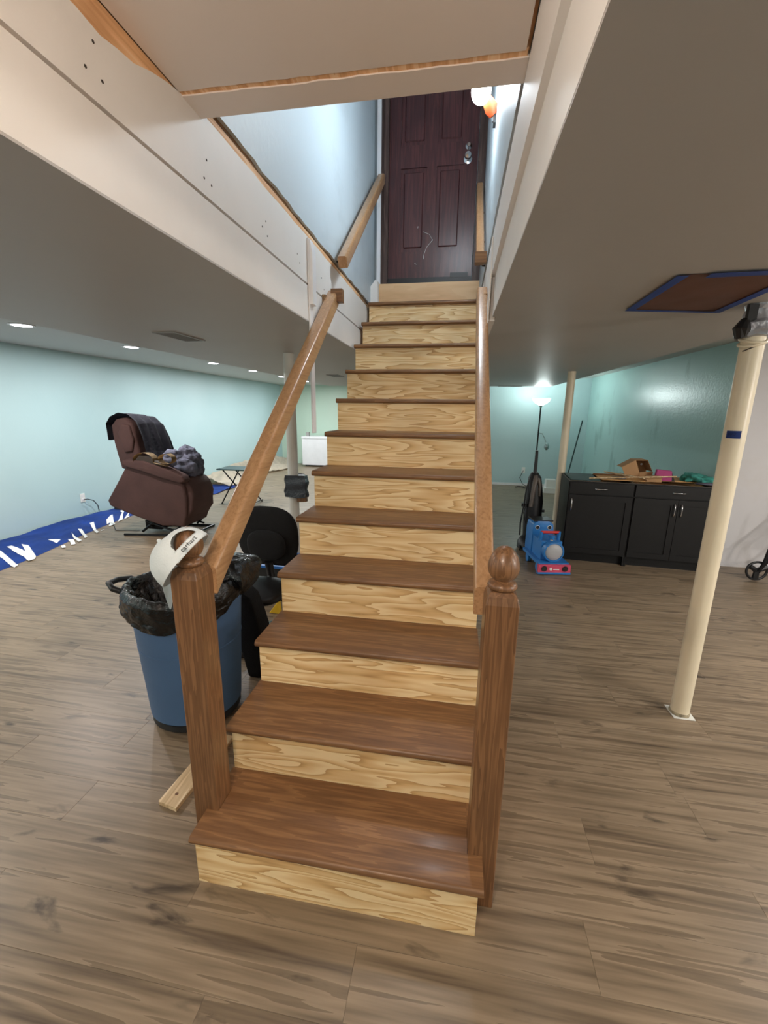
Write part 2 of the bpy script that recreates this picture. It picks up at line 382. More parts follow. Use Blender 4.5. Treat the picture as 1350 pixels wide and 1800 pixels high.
# ---- left side of stair opening: framing with two drywall sheets under it and the shaft wall over it
def jag(a, b, z, amp, n, seed, sgn=1):
    random.seed(seed); return [(a+(b-a)*i/n, z + sgn*random.random()*amp) for i in range(n+1)]
fl = struct(G().box(OX0, -.034, OY0, 3.0, LC+.021, 5.0).build('wall_stair_left', M['pine_old']))
G().box(-.0345, -.022, OY0, .16, 2.27, 2.3615).build('framing_board', M['pine'], fl)
G().box(-.0345, -.026, .17, 2.3, 2.378, 2.405).build('framing_board', M['pine'], fl)
lower = [(OY0, LC+.006), (2.9, LC+.006), (2.9, 2.148), (OY0, 2.148)]
G().prism(lower, 'x', -.034, -.02).build('drywall_sheet', M['dry'], fl)
G().box(-.0345, -.0215, .145, .16, 2.36, 2.40).build('framing_board', M['pine'], fl)
top = [(-1.9, 2.10+.058), (2.9, 2.158)] + [(2.9, 2.372)] + jag(2.6, .16, 2.374, .006, 30, 3) + [(.06, 2.368), (-.02, 2.352), (-.08, 2.335), (-.14, 2.312), (-.19, 2.306), (-.24, 2.296), (-.30, 2.302), (-.36, 2.30), (-.5, 2.31), (-.7, 2.30), (-1.9, 2.31)]
G().prism(top, 'x', -.034, -.02).build('drywall_sheet', M['dry'], fl)
upper = [(.15, 5.0)] + jag(.15, 2.9, 2.418, .012, 40, 5)[:] + [(2.9, 5.0)]
G().prism(upper, 'x', -.034, -.02).build('drywall_sheet', M['shaft'], fl)
random.seed(4)
for (y, z) in ((-.264, 2.269), (-.294, 2.207), (-.25, 2.208), (.155, 2.261), (.134, 2.204), (.174, 2.201), (.571, 2.254), (.536, 2.223), (.581, 2.205), (.92, 2.25), (.95, 2.22), (1.3, 2.25), (1.34, 2.2)):
    G().lathe([(.0036, 0), (.0036, .0008)], (-.0201, y, z), 8, Matrix.Rotation(PI/2, 4, 'Y')).build('screw_dimple', M['dark_brown'], fl)
# ---- right side
fr = struct(G().box(.934, OX1, OY0, 3.0, LC+.021, 5.0).build('wall_stair_right', M['pine_old']))
G().prism([(OY0, LC+.006), (1.05, LC+.006), (1.05, 2.16), (OY0, 2.16)], 'x', .917, .934).build('drywall_sheet', M['dry'], fr)
topr = [(OY0, 2.158), (1.07, 2.158), (1.12, LC-.004), (2.9, LC-.004), (2.9, 2.36)] + jag(2.7, OY0, 2.356, .006, 30, 8)
G().prism(topr, 'x', .900, .934).build('drywall_sheet', M['dry'], fr)
uppr = [(.15, 5.0)] + jag(.15, 2.9, 2.412, .01, 40, 9) + [(2.9, 5.0)]
G().prism(uppr, 'x', .900, .934).build('drywall_sheet', M['shaft'], fr)
G().box(.915, .936, .14, 2.9, 2.35, 2.42).build('framing_board', mat('dark_framing', S(92, 74, 66), .8, vary=.3, scale=20), fr)
# ---- panel over the foot of the stairs, header band, bare wood strip
hd = struct(G().box(-.02, .9, .02, .144, 2.374, 5.0).build('wall_header', M['pine']))
G().box(-.019, .895, .028, .054, 2.3635, 2.3739).build('framing_strip', M['pine'], hd)
G().prism([(-.02, .144), (.9, .137)] + [(x, .050+z) for x, z in [(p[0], p[1]) for p in jag(.9, -.02, 0, .005, 26, 11)]], 'z', 2.36, 2.374).build('drywall_sheet', M['panel'], hd)
pn = struct(G().box(-.02, .9, OY0, .02, 2.374, 2.5).build('ceiling_panel', M['pine']))
G().prism([(-.019, OY0+.01), (.890, OY0+.01)] + [(.890, .033)] + [(x, .036-z) for x, z in jag(.87, 0, 0, .004, 24, 12)] + [(-.019, .036)], 'z', 2.362, 2.374).build('drywall_sheet', M['panel'], pn)
struct(G().box(-.12, 1.0, OY0-.1, OY0, LC, 2.6).build('wall_opening_back', M['dry']))
# shaft lid and back wall around the door
struct(G().box(-.12, 1.0, .02, 3.0, 4.95, 5.05).build('ceiling', M['ceil_hi']))
g = G(); g.box(-.12, .045, 2.86, 2.96, 2.6, 5); g.box(.9, 1.0, 2.86, 2.96, 2.6, 5); g.box(.045, .9, 2.93, 3.0, 2.4, 5)
struct(g.build('wall_door', M['shaft']))

# ---- door at the head of the stairs
dr = struct(thing('door_1', '', 'x', (.47, 2.85, 2.60))); del dr['label']; del dr['category']
DY = 2.85
g = G(); g.box(.108, .832, DY+.012, DY+.045, 2.662, 4.70)
sl = g.build('door_slab', M['door'], dr)
g = G()
cols = [(.108, .205), (.425, .505), (.725, .832)]
for a, b in cols: g.box(a, b, DY, DY+.013, 2.662, 4.70)
for a, b in ((.205, .425), (.505, .725)):
    for z0, z1 in ((2.662, 2.872), (3.50, 3.66), (4.28, 4.38), (4.60, 4.70)): g.box(a, b, DY+.0005, DY+.013, z0, z1)
g.build('door_frame_rail', M['door'], sl, bevel=.004)
for a, b in ((.205, .425), (.505, .725)):
    for z0, z1 in ((2.872, 3.50), (3.66, 4.28), (4.38, 4.60)):
        g = G(); x0, x1 = a+.028, b-.028
        g.prism([(x0, z0+.03), (x1, z0+.03), (x1, z1-.03), (x0, z1-.03)], 'y', DY+.003, DY+.02)
        g.build('door_panel', M['door'], sl, bevel=.010)
g = G(); g.box(.045, .108, DY-.03, DY+.08, 2.60, 4.8); g.box(.07, .108, DY-.05, DY-.02, 2.60, 4.8); g.build('door_jamb', M['jamb'], dr, bevel=.004)
g = G(); g.box(.838, .898, DY-.03, DY+.08, 2.60, 4.8); g.box(.838, .87, DY-.05, DY-.02, 2.60, 4.8); g.build('door_jamb', M['jamb'], dr, bevel=.004)
G().box(.045, .898, DY-.03, DY+.08, 4.71, 4.8).build('door_head', M['jamb'], dr)
G().box(.108, .838, DY-.02, DY+.05, 2.61, 2.66).build('door_sweep', M['black'], dr, bevel=.006)
G().box(.65, .80, DY-.022, DY+.0, 2.652, 2.69).build('door_sweep', M['black'], dr, bevel=.004)
TR = Matrix.Rotation(PI/2, 4, 'X')
G().lathe([(.026, 0), (.026, .008), (.018, .014), (.012, .02), (.012, .03), (0, .03)], (.757, DY, 3.62), 20, TR).build('deadbolt', M['chrome'], dr, smooth=True)
G().lathe([(.034, 0), (.034, .006), (.014, .012), (.012, .035), (.026, .045), (.030, .058), (.024, .070), (0, .074)], (.755, DY, 3.53), 20, TR).build('door_knob', M['chrome'], dr, smooth=True)
# scratches in the door paint
g = G(); g.tube([(.41, DY-.001, 3.02), (.46, DY-.001, 3.0), (.49, DY-.001, 2.955)], .0012, 5); g.tube([(.49, DY-.001, 2.955), (.44, DY-.001, 2.90), (.42, DY-.001, 2.85), (.415, DY-.001, 2.81)], .0016, 5)
g.tube([(.36, DY-.001, 3.05), (.362, DY-.001, 3.065)], .0015, 5); g.tube([(.34, DY-.001, 2.78), (.355, DY-.001, 2.77)], .0015, 5)
g.build('scratch', M['letter'], dr)
struct(G().box(.012, .045, 2.80, 2.86, 2.6, 4.9).build('trim_1', M['white'], bevel=.003))
struct(G().prism([(-.02, 2.40), (.043, 2.40), (.043, 2.61), (.02, 2.62), (-.02, 2.57)], 'y', 2.70, 2.76).build('trim_2', M['dry']))

# hanging white boards on both sides of the opening
g = G(); g.prism([(-.0198, 1.40), (-.0102, 1.40), (-.0102, 2.37), (-.0198, 2.37)], 'y', 1.06, 1.115); g.prism([(-.0102, 2.06), (.008, 2.06), (.008, 2.31), (-.004, 2.365), (-.0102, 2.365)], 'y', 1.06, 1.115)
tag(g.build('white_board', M['white'], bevel=.002), 'narrow white board hung down the left stair wall to below the ceiling', 'board')
g = G(); g.prism([(1.06, 2.33), (1.10, 2.33), (1.20, 1.86), (1.08, 1.86), (1.02, 2.16)], 'x', .893, .8995)
tag(g.build('white_board', M['dry'], bevel=.001), 'narrow white board on the right stair wall beside the handrail end', 'board')

# ================================================================== STAIRCASE
RUN, RISE, SW = .2529, .20, .904
st = thing('staircase', 'straight wooden staircase with stained oak treads and plywood risers', 'stairs', (SW/2, 1.2, 0))
for k in range(1, 14):
    y = (k-2)*RUN if k > 1 else -.262
    if k == 13: y = 12*RUN - .28 - .0
    z0, z1 = (k-1)*RISE, k*RISE - .028
    if k == 1: z0 = 0.0
    x0, x1 = 0.004, SW-.004
    if k == 13: x0, x1, z1 = .045, .9, 2.60; y = 2.755
    if 10 <= k < 13: x1 = .897
    G().box(x0, x1, y, y+.018, z0+(.0 if k == 1 else .0), z1).build('riser', M['ply_top' if k == 13 else 'ply'], st, bevel=.001)
def nosed(y0, y1, z, x0, x1, g, t=.028):
    r = t/2; poly = [(y1, z-t), (y1, z)] + [(y0+r-r*math.sin(a), z-r+r*math.cos(a)) for a in [PI*i/8 for i in range(9)]]
    g.prism(poly, 'x', x0, x1); return g
for k in range(1, 13):
    y0 = (k-2)*RUN - .029 if k > 1 else -.284
    y1 = (k-1)*RUN + (.0 if k < 12 else .25)
    z = k*RISE
    g = G()
    if k == 1:
        nosed(y0, -.178, z, -.002, .914, g); nosed(-.178-.014, 0, z, .041, .869, g)
        nosed(-.089-.014, 0, z, -.002, .041, g); nosed(-.089-.014, 0, z, .869, .914, g)
    else: nosed(y0, y1, z, -.002, SW+.001 if k < 10 else .899, g)
    g.build('tread', M['oak_x'], st, smooth=30)
for x in (.012, SW-.05):
    pts = [(-.24, 0)]
    for k in range(1, 13): 
        ya = (k-2)*RUN+.018 if k > 1 else -.243
        pts += [(ya, (k-1)*RISE if k > 1 else 0), (ya, k*RISE-.0285)]
    pts += [(2.75, 2.3715), (2.75, 2.10), (.25, 0)]
    pts = pts[1:]
    G().prism(pts, 'x', x, x+.038).build('stringer', M['pine'], st)

def newel(x0, label, top=1.03):
    t = thing('newel_post', label, 'newel post', (x0+.0435, -.1345, 0))
    x1 = x0+.087; y0, y1 = -.178, -.091
    g = G(); c = .006
    xs = lambda i: (x0+i, x1-i)
    def sq(i, z): return [Vector((x0+i, y0+i, z)), Vector((x1-i, y0+i, z)), Vector((x1-i, y1-i, z)), Vector((x0+i, y1-i, z))]
    g.ring_loft([sq(0, 0), sq(0, top), sq(.005, top+.022), sq(.014, top+.034)]); g.build('post', M['oak_z'], t, bevel=.0025)
    prof = [(.030, 0), (.038, .006), (.040, .012), (.036, .020), (.030, .024), (.0245, .028), (.026, .032), (.033, .036), (.0385, .046), (.0415, .058), (.0412, .072), (.036, .090), (.027, .106), (.016, .117), (.006, .121), (0, .122)]
    G().lathe(prof, (x0+.0435, -.1345, top+.032), 32).build('finial', M['oak_z'], t, smooth=60)
    return t
newel(-.047, 'oak newel post on the left of the stairs under the white cap')
newel(.870, 'oak newel post on the right of the stairs with bare acorn finial')

# handrails: rounded rectangular section
def rail_sec(w, h, r=.012):
    P = []
    for cx, cz, a0 in ((w/2-r, h/2-r, 0), (-w/2+r, h/2-r, PI/2), (-w/2+.004, -h/2+.004, PI), (w/2-.004, -h/2+.004, 3*PI/2)):
        rr = r if cz > 0 else .004
        for i in range(4):
            a = a0 + PI/2*i/3; P.append((cx+rr*math.cos(a), cz+rr*math.sin(a)))
    return P
def rail(name_label, xc, y0, y1, zt, slope=.79, w=.058, h=.062, ret=None, plumb0=False):
    t = thing('handrail', name_label, 'handrail', (xc, y0, zt+slope*y0-.08))
    d = Vector((0, 1, slope)).normalized(); n = Vector((0, -slope, 1)).normalized()
    def ring(y, plumb):
        c = Vector((xc, y, zt+slope*y)) - n*h/2; R_ = []
        for a, b in rail_sec(w, h):
            p = c + Vector((a, 0, 0)) + n*b
            if plumb: p = p + d*((y - p.y)/d.y)
            R_.append(p)
        return R_
    g = G(); g.ring_loft([ring(y0, plumb0), ring(y1, False)])
    g.build('rail', M['oak_rail'], t, smooth=50)
    return t, d, n
tL, d, n = rail('oak handrail from the left newel post up to the left wall', .022, -.093, 1.375, 1.118, w=.062, h=.07, plumb0=True)
g = G(); g.box(.018, .085, 1.345, 1.392, 2.135, 2.205); g.build('return_block', M['oak_x'], tL, bevel=.008, seg=2, smooth=50)
G().box(-.02, .0, 1.30, 1.37, 2.10, 2.165).build('rail_block', M['pine_old'], tL)
tR, d, n = rail('glossy oak handrail from the right newel post up to the right wall', .872, -.093, 1.36, 1.118, w=.056, h=.066, plumb0=True)
G().box(.88, .9, 1.29, 1.35, 2.09, 2.14).build('rail_block', M['pine_old'], tR)
tU, d, n = rail('upper handrail on the left wall of the stairwell by the door', .052, 1.47, 2.77, 1.25, w=.056, h=.066)
for y in (1.62, 2.65): G().tube([(-.02, y, 1.25+.79*y-.10), (.03, y, 1.25+.79*y-.11), (.05, y, 1.25+.79*y-.075)], .006, 6).build('bracket', M['black_metal'], tU)
tV, d, n = rail('upper handrail on the right wall of the stairwell below the lamp', .862, 1.66, 2.77, 1.135, w=.05, h=.06)
G().box(.83, .898, 1.63, 1.675, 2.395, 2.455).build('return_block', M['oak_x'], tV, bevel=.01, seg=2, smooth=50)
for y in (1.8, 2.1, 2.55): G().tube([(.9, y, 1.135+.79*y-.13), (.885, y, 1.135+.79*y-.13), (.865, y, 1.135+.79*y-.08)], .007, 6).build('bracket', M['black_metal'], tV)

# ================================================================== STAIRWELL LAMP
t = thing('clamp_lamp', 'orange clamp lamp with a glowing white bulb high on the right stair wall', 'lamp', (.87, 1.55, 3.05))
G().tube([(.838, 1.52, 3.155), (.872, 1.55, 3.12), (.888, 1.56, 3.095)], [.024, .036, .026], 12).build('lamp_body', M['orange'], t, smooth=40)
G().tube([(.888, 1.56, 3.095), (.895, 1.565, 3.07)], .018, 10).build('clamp', M['chrome'], t)
G().box(.886, .9, 1.54, 1.59, 3.05, 3.09).build('clamp', M['black'], t)
G().ell((.812, 1.5, 3.175), (.052, .052, .060)).build('bulb', M['bulb'], t, smooth=180)
pl = bpy.data.lights.new('bulb_light', 'POINT'); pl.energy = P_BULB; pl.color = (.80, .91, 1); pl.shadow_soft_size = .06
po = bpy.data.objects.new('bulb_light', pl); COL.objects.link(po); po.parent = t; po.location = Vector((.745, 1.44, 3.2)) - t.location

# ================================================================== RECESSED LIGHTS
def recessed(x, y, label, z=HC, power=P_LEFT, col=(1, .97, .92)):
    t = thing('recessed_light', label, 'ceiling light', (x, y, z), 0, 'recessed lights in the ceiling')
    G().lathe([(.075, -.001), (.098, -.001), (.1, -.006), (.078, -.009), (.075, -.001)], (x, y, z), 28).build('trim_ring', M['white'], t, smooth=40)
    G().lathe([(.0, -.003), (.074, -.003), (.074, -.001), (0, -.001)], (x, y, z), 28).build('lens', M['lit'], t)
    area('downlight', (x, y, z-.015), power, .15, col, t)
LBL = ['recessed ceiling light nearest the camera, at the left edge of the photo', 'recessed ceiling light second from the camera on the left strip', 'recessed ceiling light above and right of the recliner', 'small recessed ceiling light just left of the left handrail', 'recessed ceiling light seen behind the left handrail', 'farthest recessed ceiling light, beside the hanging white board']
for (y, x), l in zip(((2.17, -3.02), (3.47, -3.02), (5.18, -3.0), (6.45, -2.97), (7.8, -2.97), (9.2, -2.92)), LBL): recessed(x, y, l, col=(.95, .98, 1) if y > 3 else (1, .9, .86))
for (x, y), l in zip(((-3, .6), (-3, -1.2), (-3, -3)), ('left strip recessed light level with the lower steps', 'left strip recessed light level with the camera', 'left strip recessed light farthest behind the camera')): recessed(x, y, l, col=(1, .93, .84))
for (x, y), l in zip(((3.6, 1.2), (3.6, -1.0), (3.6, -3.0), (5.2, 1.2)), ('right strip recessed light level with the nearest column', 'right strip recessed light level with the camera', 'right strip recessed light farthest behind the camera', 'recessed ceiling light above the rollator side of the room')): recessed(x, y, l, power=P_RIGHT, col=(1, .96, .9))
for (x, y), l in zip(((-.6, -2.6), (1.6, -2.6)), ('added low ceiling recessed light, unseen behind the camera on its left', 'added low ceiling recessed light, unseen behind the camera on its right')): recessed(x, y, l, z=LC, power=P_BACK_FILL, col=(1, .82, .66))  # pair added out of view for warm light beside the stair opening

# lamp added out of view on the right to light the stair-opening walls
t = thing('floor_lamp', 'added floor lamp with a bare bulb, out of view right of the camera', 'lamp', (4.3, -.7, 0))
G().lathe([(0, 0), (.13, 0), (.13, .015), (.02, .03), (0, .03)], (4.3, -.7, 0), 24).build('base', M['black_metal'], t, smooth=40)
G().tube([(4.3, -.7, .02), (4.3, -.7, 1.36)], .012, 10).build('pole', M['black_metal'], t, smooth=50)
G().ell((4.3, -.7, 1.46), (.05, .05, .07), 16, 10).build('bulb', M['shade'], t, smooth=True)
sl_ = bpy.data.lights.new('side_fill', 'POINT'); sl_.energy = P_SIDE_FILL; sl_.color = (1, .93, .85); sl_.shadow_soft_size = .16
so = bpy.data.objects.new('side_fill', sl_); COL.objects.link(so); so.parent = t; so.location = (0, 0, 1.62)

# unseen bulb added behind the camera to warm the panel and stair walls
t = thing('fill_bulb', 'added bare warm bulb under the panel, out of view behind the camera', 'lamp', (.45, -1.55, 2.24))
G().lathe([(.05, 2.325), (.06, 2.34), (.06, 2.3615), (0, 2.3615)], (.45, -1.55, 0), 24).build('bulb_holder', M['white'], t, smooth=40)
G().tube([(.45, -1.55, 2.34), (.45, -1.55, 2.02)], .004, 6).build('cable', M['white'], t)
G().ell((.45, -1.55, 1.98), (.03, .03, .045), 16, 10).build('bulb', M['shade'], t, smooth=True)
hl = bpy.data.lights.new('warm_fill', 'POINT'); hl.energy = P_WARM_FILL; hl.color = (1, .85, .72); hl.shadow_soft_size = .08
ho = bpy.data.objects.new('warm_fill', hl); COL.objects.link(ho); ho.parent = t; ho.location = (0, 0, -.30)

# ================================================================== COLUMNS
def column(x, y, label, m, r=.0428, top=LC):
    t = thing('support_column', label, 'column', (x, y, 0))
    G().tube([(x, y, 0), (x, y, top)], r, 32).build('pole', m, t, smooth=40)
    return t
c1 = column(2.0, .925, 'cream steel support column nearest the camera with blue tape', M['cream'])
G().prism([(1.952, .872), (2.052, .870), (2.054, .972), (1.950, .975)], 'z', .0005, .004).build('base_plate', M['white_plastic'], c1)
G().lathe([(.0435, 0), (.048, .003), (.046, .012), (.0432, .016)], (2.0, .925, .003), 24).build('floor_collar', mat('worn_collar', S(150, 140, 116), .8, vary=.4, scale=40), c1, smooth=40, noise_amp=.003, noise_sc=60)
def dark_band(z0, z1, r, a0, a1, name, m, par, x=2.0, y=.925, n=14):
    G().grid(lambda u, v: (x+r*math.cos(a0+(a1-a0)*u), y+r*math.sin(a0+(a1-a0)*u), z0+(z1-z0)*v), n, 2).build(name, m, par, solid=.0008, smooth=True)
dark_band(1.425, 1.458, .0436, math.radians(200), math.radians(272), 'tape_label', M['btape'], c1)
g = G(); a0 = math.radians(212)
sq = [(0, .004), (.1, -.004), (.2, .005), (.28, -.005), (.42, .003), (.5, .006), (.55, -.003), (.7, -.006), (.75, .006), (.85, .004)]
g.tube([(2.0+.0446*math.cos(a0+.75*s), .925+.0446*math.sin(a0+.75*s), 1.442+z) for s, z in sq], .0007, 5); g.build('tape_writing', M['capink'], c1)
g = G()
random.seed(5)
g.lathe([(.046, 1.845), (.064, 1.85), (.072, 1.872), (.067, 1.90), (.05, 1.915), (.048, 1.955), (.055, 1.9745)], (2.0, .925, 0), 26)
g.build('duct_tape_wrap', M['ducttape'], c1, sub=1, noise_amp=.010, noise_sc=22, smooth=25)
g = G(); g.tube([(1.935, .90, 1.845), (1.925, .89, 1.875), (1.945, .90, 1.91)], [.022, .03, .02], 9); g.build('tape_flap', M['black'], c1, noise_amp=.006, noise_sc=30)
G().box(1.938, 1.972, .88, .90, 1.90, 1.972).build('tape_flap', M['black'], c1, bevel=.003)
g = G()
for ph, z0 in ((0, 1.838), (.8, 1.826)):
    g.tube([(2.0+.047*math.cos(a), .925+.047*math.sin(a), z0+.018*math.sin(a+ph)) for a in [2*PI*i/24 for i in range(25)]], .0065, 7)
g.build('wire_loop', M['cream'], c1, smooth=40)
g = G(); g.tube([(1.955, .905, 1.79), (1.975, .885, 1.80), (2.01, .878, 1.815), (2.035, .90, 1.835)], .0022, 6); g.build('wire_loop', M['dark_brown'], c1)
c2 = column(2.0, 3.86+.1, 'cream steel support column behind the dark cabinet', M['cream'])
c3 = column(-.62, 2.28, 'pale support column left of the stairs with a taped wood block', M['pale_pole'], r=.045)
g = G(); g.box(-.575, -.49, 2.225, 2.265, .745, .97, Matrix.Translation((-.5, 2.2, .8)) @ Matrix.Rotation(-.06, 4, 'Y') @ Matrix.Translation((.5, -2.2, -.8)))
g.build('wood_block', M['oak_z'], c3, bevel=.003)
g = G(); R4 = Matrix.Rotation(-.06, 4, 'Y')
def wr(z, e):
    return [Vector(p) for p in ((-.672-e, 2.215, z), (-.49+e, 2.205, z), (-.484+e, 2.27, z), (-.54, 2.335, z), (-.66-e, 2.335, z))]
g.ring_loft([wr(.785, .0), wr(.83, .006), wr(.88, .001), (wr(.93, .006)), wr(.975, -.002)]); g.build('film_wrap', M['tapeblack'], c3, sub=2, noise_amp=.012, noise_sc=18, smooth=25)

# ================================================================== CEILING PATCH, VENTS
t = thing('masked_opening', 'brown masking paper edged with blue tape covering a hole in the ceiling', 'ceiling patch', (1.67, .73, LC-.006))
Q = [(1.475, .445), (1.845, .428), (1.886, 1.02), (1.493, .942)]
g = G(); g.grid(lambda u, v: tuple((Vector(Q[0]+(0,))*(1-u)*(1-v)+Vector(Q[1]+(0,))*u*(1-v)+Vector(Q[2]+(0,))*u*v+Vector(Q[3]+(0,))*(1-u)*v) + Vector((0, 0, LC-.003-.004*abs(math.sin(u*9+v*4))*math.sin(PI*u)*math.sin(PI*v)))), 18, 18)
g.build('paper', M['papaer'], t, solid=.0006, smooth=True)
def strip(a, b, w, z, m, par, nm='tape'):
    a, b = Vector(a+(0,)), Vector(b+(0,)); d = (b-a).normalized(); nn = Vector((-d.y, d.x, 0))*w/2
    G().prism([tuple((a-nn)[:2]), tuple((b-nn)[:2]), tuple((b+nn)[:2]), tuple((a+nn)[:2])], 'z', z-.0006, z).build(nm, m, par)
strip((1.482, .44), (1.499, .945), .036, LC-.0065, M['btape'], t)
strip((1.56, .446), (1.85, .431), .045, LC-.0072, M['btape'], t)
strip((1.485, .935), (1.89, 1.018), .024, LC-.0068, M['btape'], t)
strip((1.844, .43), (1.882, 1.02), .036, LC-.0075, M['btape'], t)
def vent(x0, x1, y0, y1, label, n=9):
    t = thing('ceiling_vent', label, 'vent', ((x0+x1)/2, (y0+y1)/2, LC-.01))
    g = G(); f = .014; z0, z1 = LC-.007, LC-.0005
    g.box(x0, x1, y0, y0+f, z0, z1); g.box(x0, x1, y1-f, y1, z0, z1); g.box(x0, x0+f, y0+f, y1-f, z0, z1); g.box(x1-f, x1, y0+f, y1-f, z0, z1)
    g.build('frame', M['ventmetal'], t); G().box(x0+f, x1-f, y0+f, y1-f, LC-.0015, LC-.0005).build('backing', M['ventdark'], t)
    for i in range(n):
        x = x0+f+(x1-x0-2*f)*(i+.5)/n; G().box(x-.002, x+.002, y0+f, y1-f, z0+.001, LC-.0016).build('slat', M['ventmetal'], t)
vent(-1.08, -.93, 1.25, 1.58, 'grey ceiling vent above the recliner on the left')
vent(-.92, -.76, 4.3, 4.62, 'small ceiling vent just left of the upper stairs')
vent(1.45, 1.85, 6.62, 6.76, 'ceiling vent at the far edge near the floor lamp')

# ================================================================== CAP ON LEFT NEWEL
t = thing('baseball_cap', 'white baseball cap hung on the left newel post', 'cap', (-.02, -.1345, 1.07))
uu = Vector((-.76, -.10, .64)).normalized()
ff = Vector((-.60, .26, -.72)); ff = (ff - uu*ff.dot(uu)).normalized(); ss = uu.cross(ff).normalized()
C0 = Vector((-.014, -.140, 1.077))
def dome(az, el, k=1.0):
    """az 0 = front (visor), pi = back; el 0 rim .. 1 crown"""
    a, b, h = .116*k, .082*k, .092*k
    e = el*PI/2; ce, se = math.cos(e)**.8, math.sin(e)
    bulge = 1 + .06*math.cos(az)
    return C0 + ff*(a*math.cos(az)*ce) + ss*(b*math.sin(az)*ce) + uu*(h*se*bulge)
def hole(u, v):
    az = u*2*PI; d = abs(az-PI+.3); w = .52*math.sqrt(max(0, 1-((v-.17)/.34)**2)) if v > .17 else 0
    return .17 < v < .53 and d < w
G().grid(lambda u, v: tuple(dome(u*2*PI, v)), 96, 32, hole).build('crown', M['cap'], t, solid=-.0018, smooth=60, noise_amp=.0016, noise_sc=26)
for k in range(6):
    az = PI/6 + k*PI/3
    if abs(az-PI) < .6: continue
    G().tube([dome(az, .02+.97*i/14, 1.004) for i in range(15)], .0012, 5).build('seam', M['cap'], t, smooth=True)
G().tube([dome(PI-.3+.56*math.cos(a), .17+.35*math.sin(a), 1.004) for a in [PI*i/18 for i in range(19)]], .0022, 6).build('seam', M['cap'], t, smooth=True)
G().ell(tuple(dome(0, .995, 1.01)), (.006, .006, .006), 10, 6).build('button', M['cap'], t, smooth=True)
G().grid(lambda u, v: tuple(dome(PI-.3-.72+1.44*u, -.02+.2*v, 1.012)), 16, 3).build('strap', M['cap'], t, solid=.002, smooth=True)
vd = Vector((.10, .02, -1)).normalized(); vw = Vector((-.44, .90, -.05)).normalized(); vc = Vector((-.106, -.125, 1.012)); vn = vd.cross(vw)
G().grid(lambda u, v: tuple(vc + vw*((u-.5)*.135*(1-.25*v*v)) + vd*(v*.108*(1-.6*(2*u-1)**2*.6)) + vn*(.006*(2*u-1)**2)), 14, 8).build('visor', M['cap'], t, solid=.007, smooth=60)
def text3d(s, size, T, name, m, par, ext=.0004):
    cu = bpy.data.curves.new(name, 'FONT'); cu.body = s; cu.size = size; cu.extrude = ext; cu.align_x = 'CENTER'; cu.align_y = 'CENTER'; cu.resolution_u = 3
    tmp = bpy.data.objects.new('tmp', cu); COL.objects.link(tmp); bpy.context.view_layer.update()
    me = bpy.data.meshes.new_from_object(tmp.evaluated_get(bpy.context.evaluated_depsgraph_get())); bpy.data.objects.remove(tmp)
    g = G(); g.bm.from_mesh(me); g.bm.transform(T); return g.build(name, m, par)
def frame(o, x, y, z): return Matrix(((x.x, y.x, z.x, o.x), (x.y, y.y, z.y, o.y), (x.z, y.z, z.z, o.z), (0, 0, 0, 1)))
pc = dome(PI-.42, .08, 1.035); zz = (pc-C0).normalized()
txx = (dome(PI-.6, .08)-dome(PI-.2, .08)).normalized()
if txx.dot(rt2) < 0: txx = -txx
tyy = zz.cross(txx).normalized(); zz = txx.cross(tyy)
text3d('carhart', .019, frame(pc + zz*.001, txx, tyy, zz), 'strap_lettering', M['capink'], t)

# ================================================================== BLUE BIN
bx, by = -.48, .50
t = thing('trash_bin', 'round blue plastic trash bin lined with a black bag', 'bin', (bx, by, 0))
prof = [(0, .062), (.20, .062), (.214, .075), (.224, .25), (.236, .45), (.246, .60), (.252, .645), (.262, .65), (.266, .662), (.266, .685), (.258, .690), (.250, .686), (.246, .65), (.228, .30), (.20, .09), (0, .09)]
G().lathe(prof, (bx, by, 0), 56).build('bin_body', M['bluebin'], t, smooth=35)
G().lathe([(.2253, .42), (.2355, .425), (.2372, .432), (.2362, .438)], (bx, by, .0), 56).build('ridge', M['bluebin'], t, smooth=True)
G().lathe([(0, .02), (.195, .02), (.21, .035), (.205, .062), (0, .062)], (bx, by, 0), 32).build('dolly', M['black'], t, smooth=40)
for a in range(5):
    an = a*2*PI/5+.4; cx_, cy_ = bx+.17*math.cos(an), by+.17*math.sin(an)
    G().tube([(cx_, cy_-.012, .022), (cx_, cy_+.012, .022)], .022, 12).build('caster', M['black'], t, smooth=30)
hx = [(bx-.255, by-.09, .665), (bx-.30, by-.12, .70), (bx-.335, by-.10, .715), (bx-.34, by-.04, .71), (bx-.31, by+.01, .70), (bx-.262, by+.02, .675)]
G().tube(hx, .014, 10).build('handle', M['black'], t, smooth=50)
tb = thing('trash_bag', 'shiny black trash bag folded over the rim of the blue bin', 'bag', (bx, by, .55))
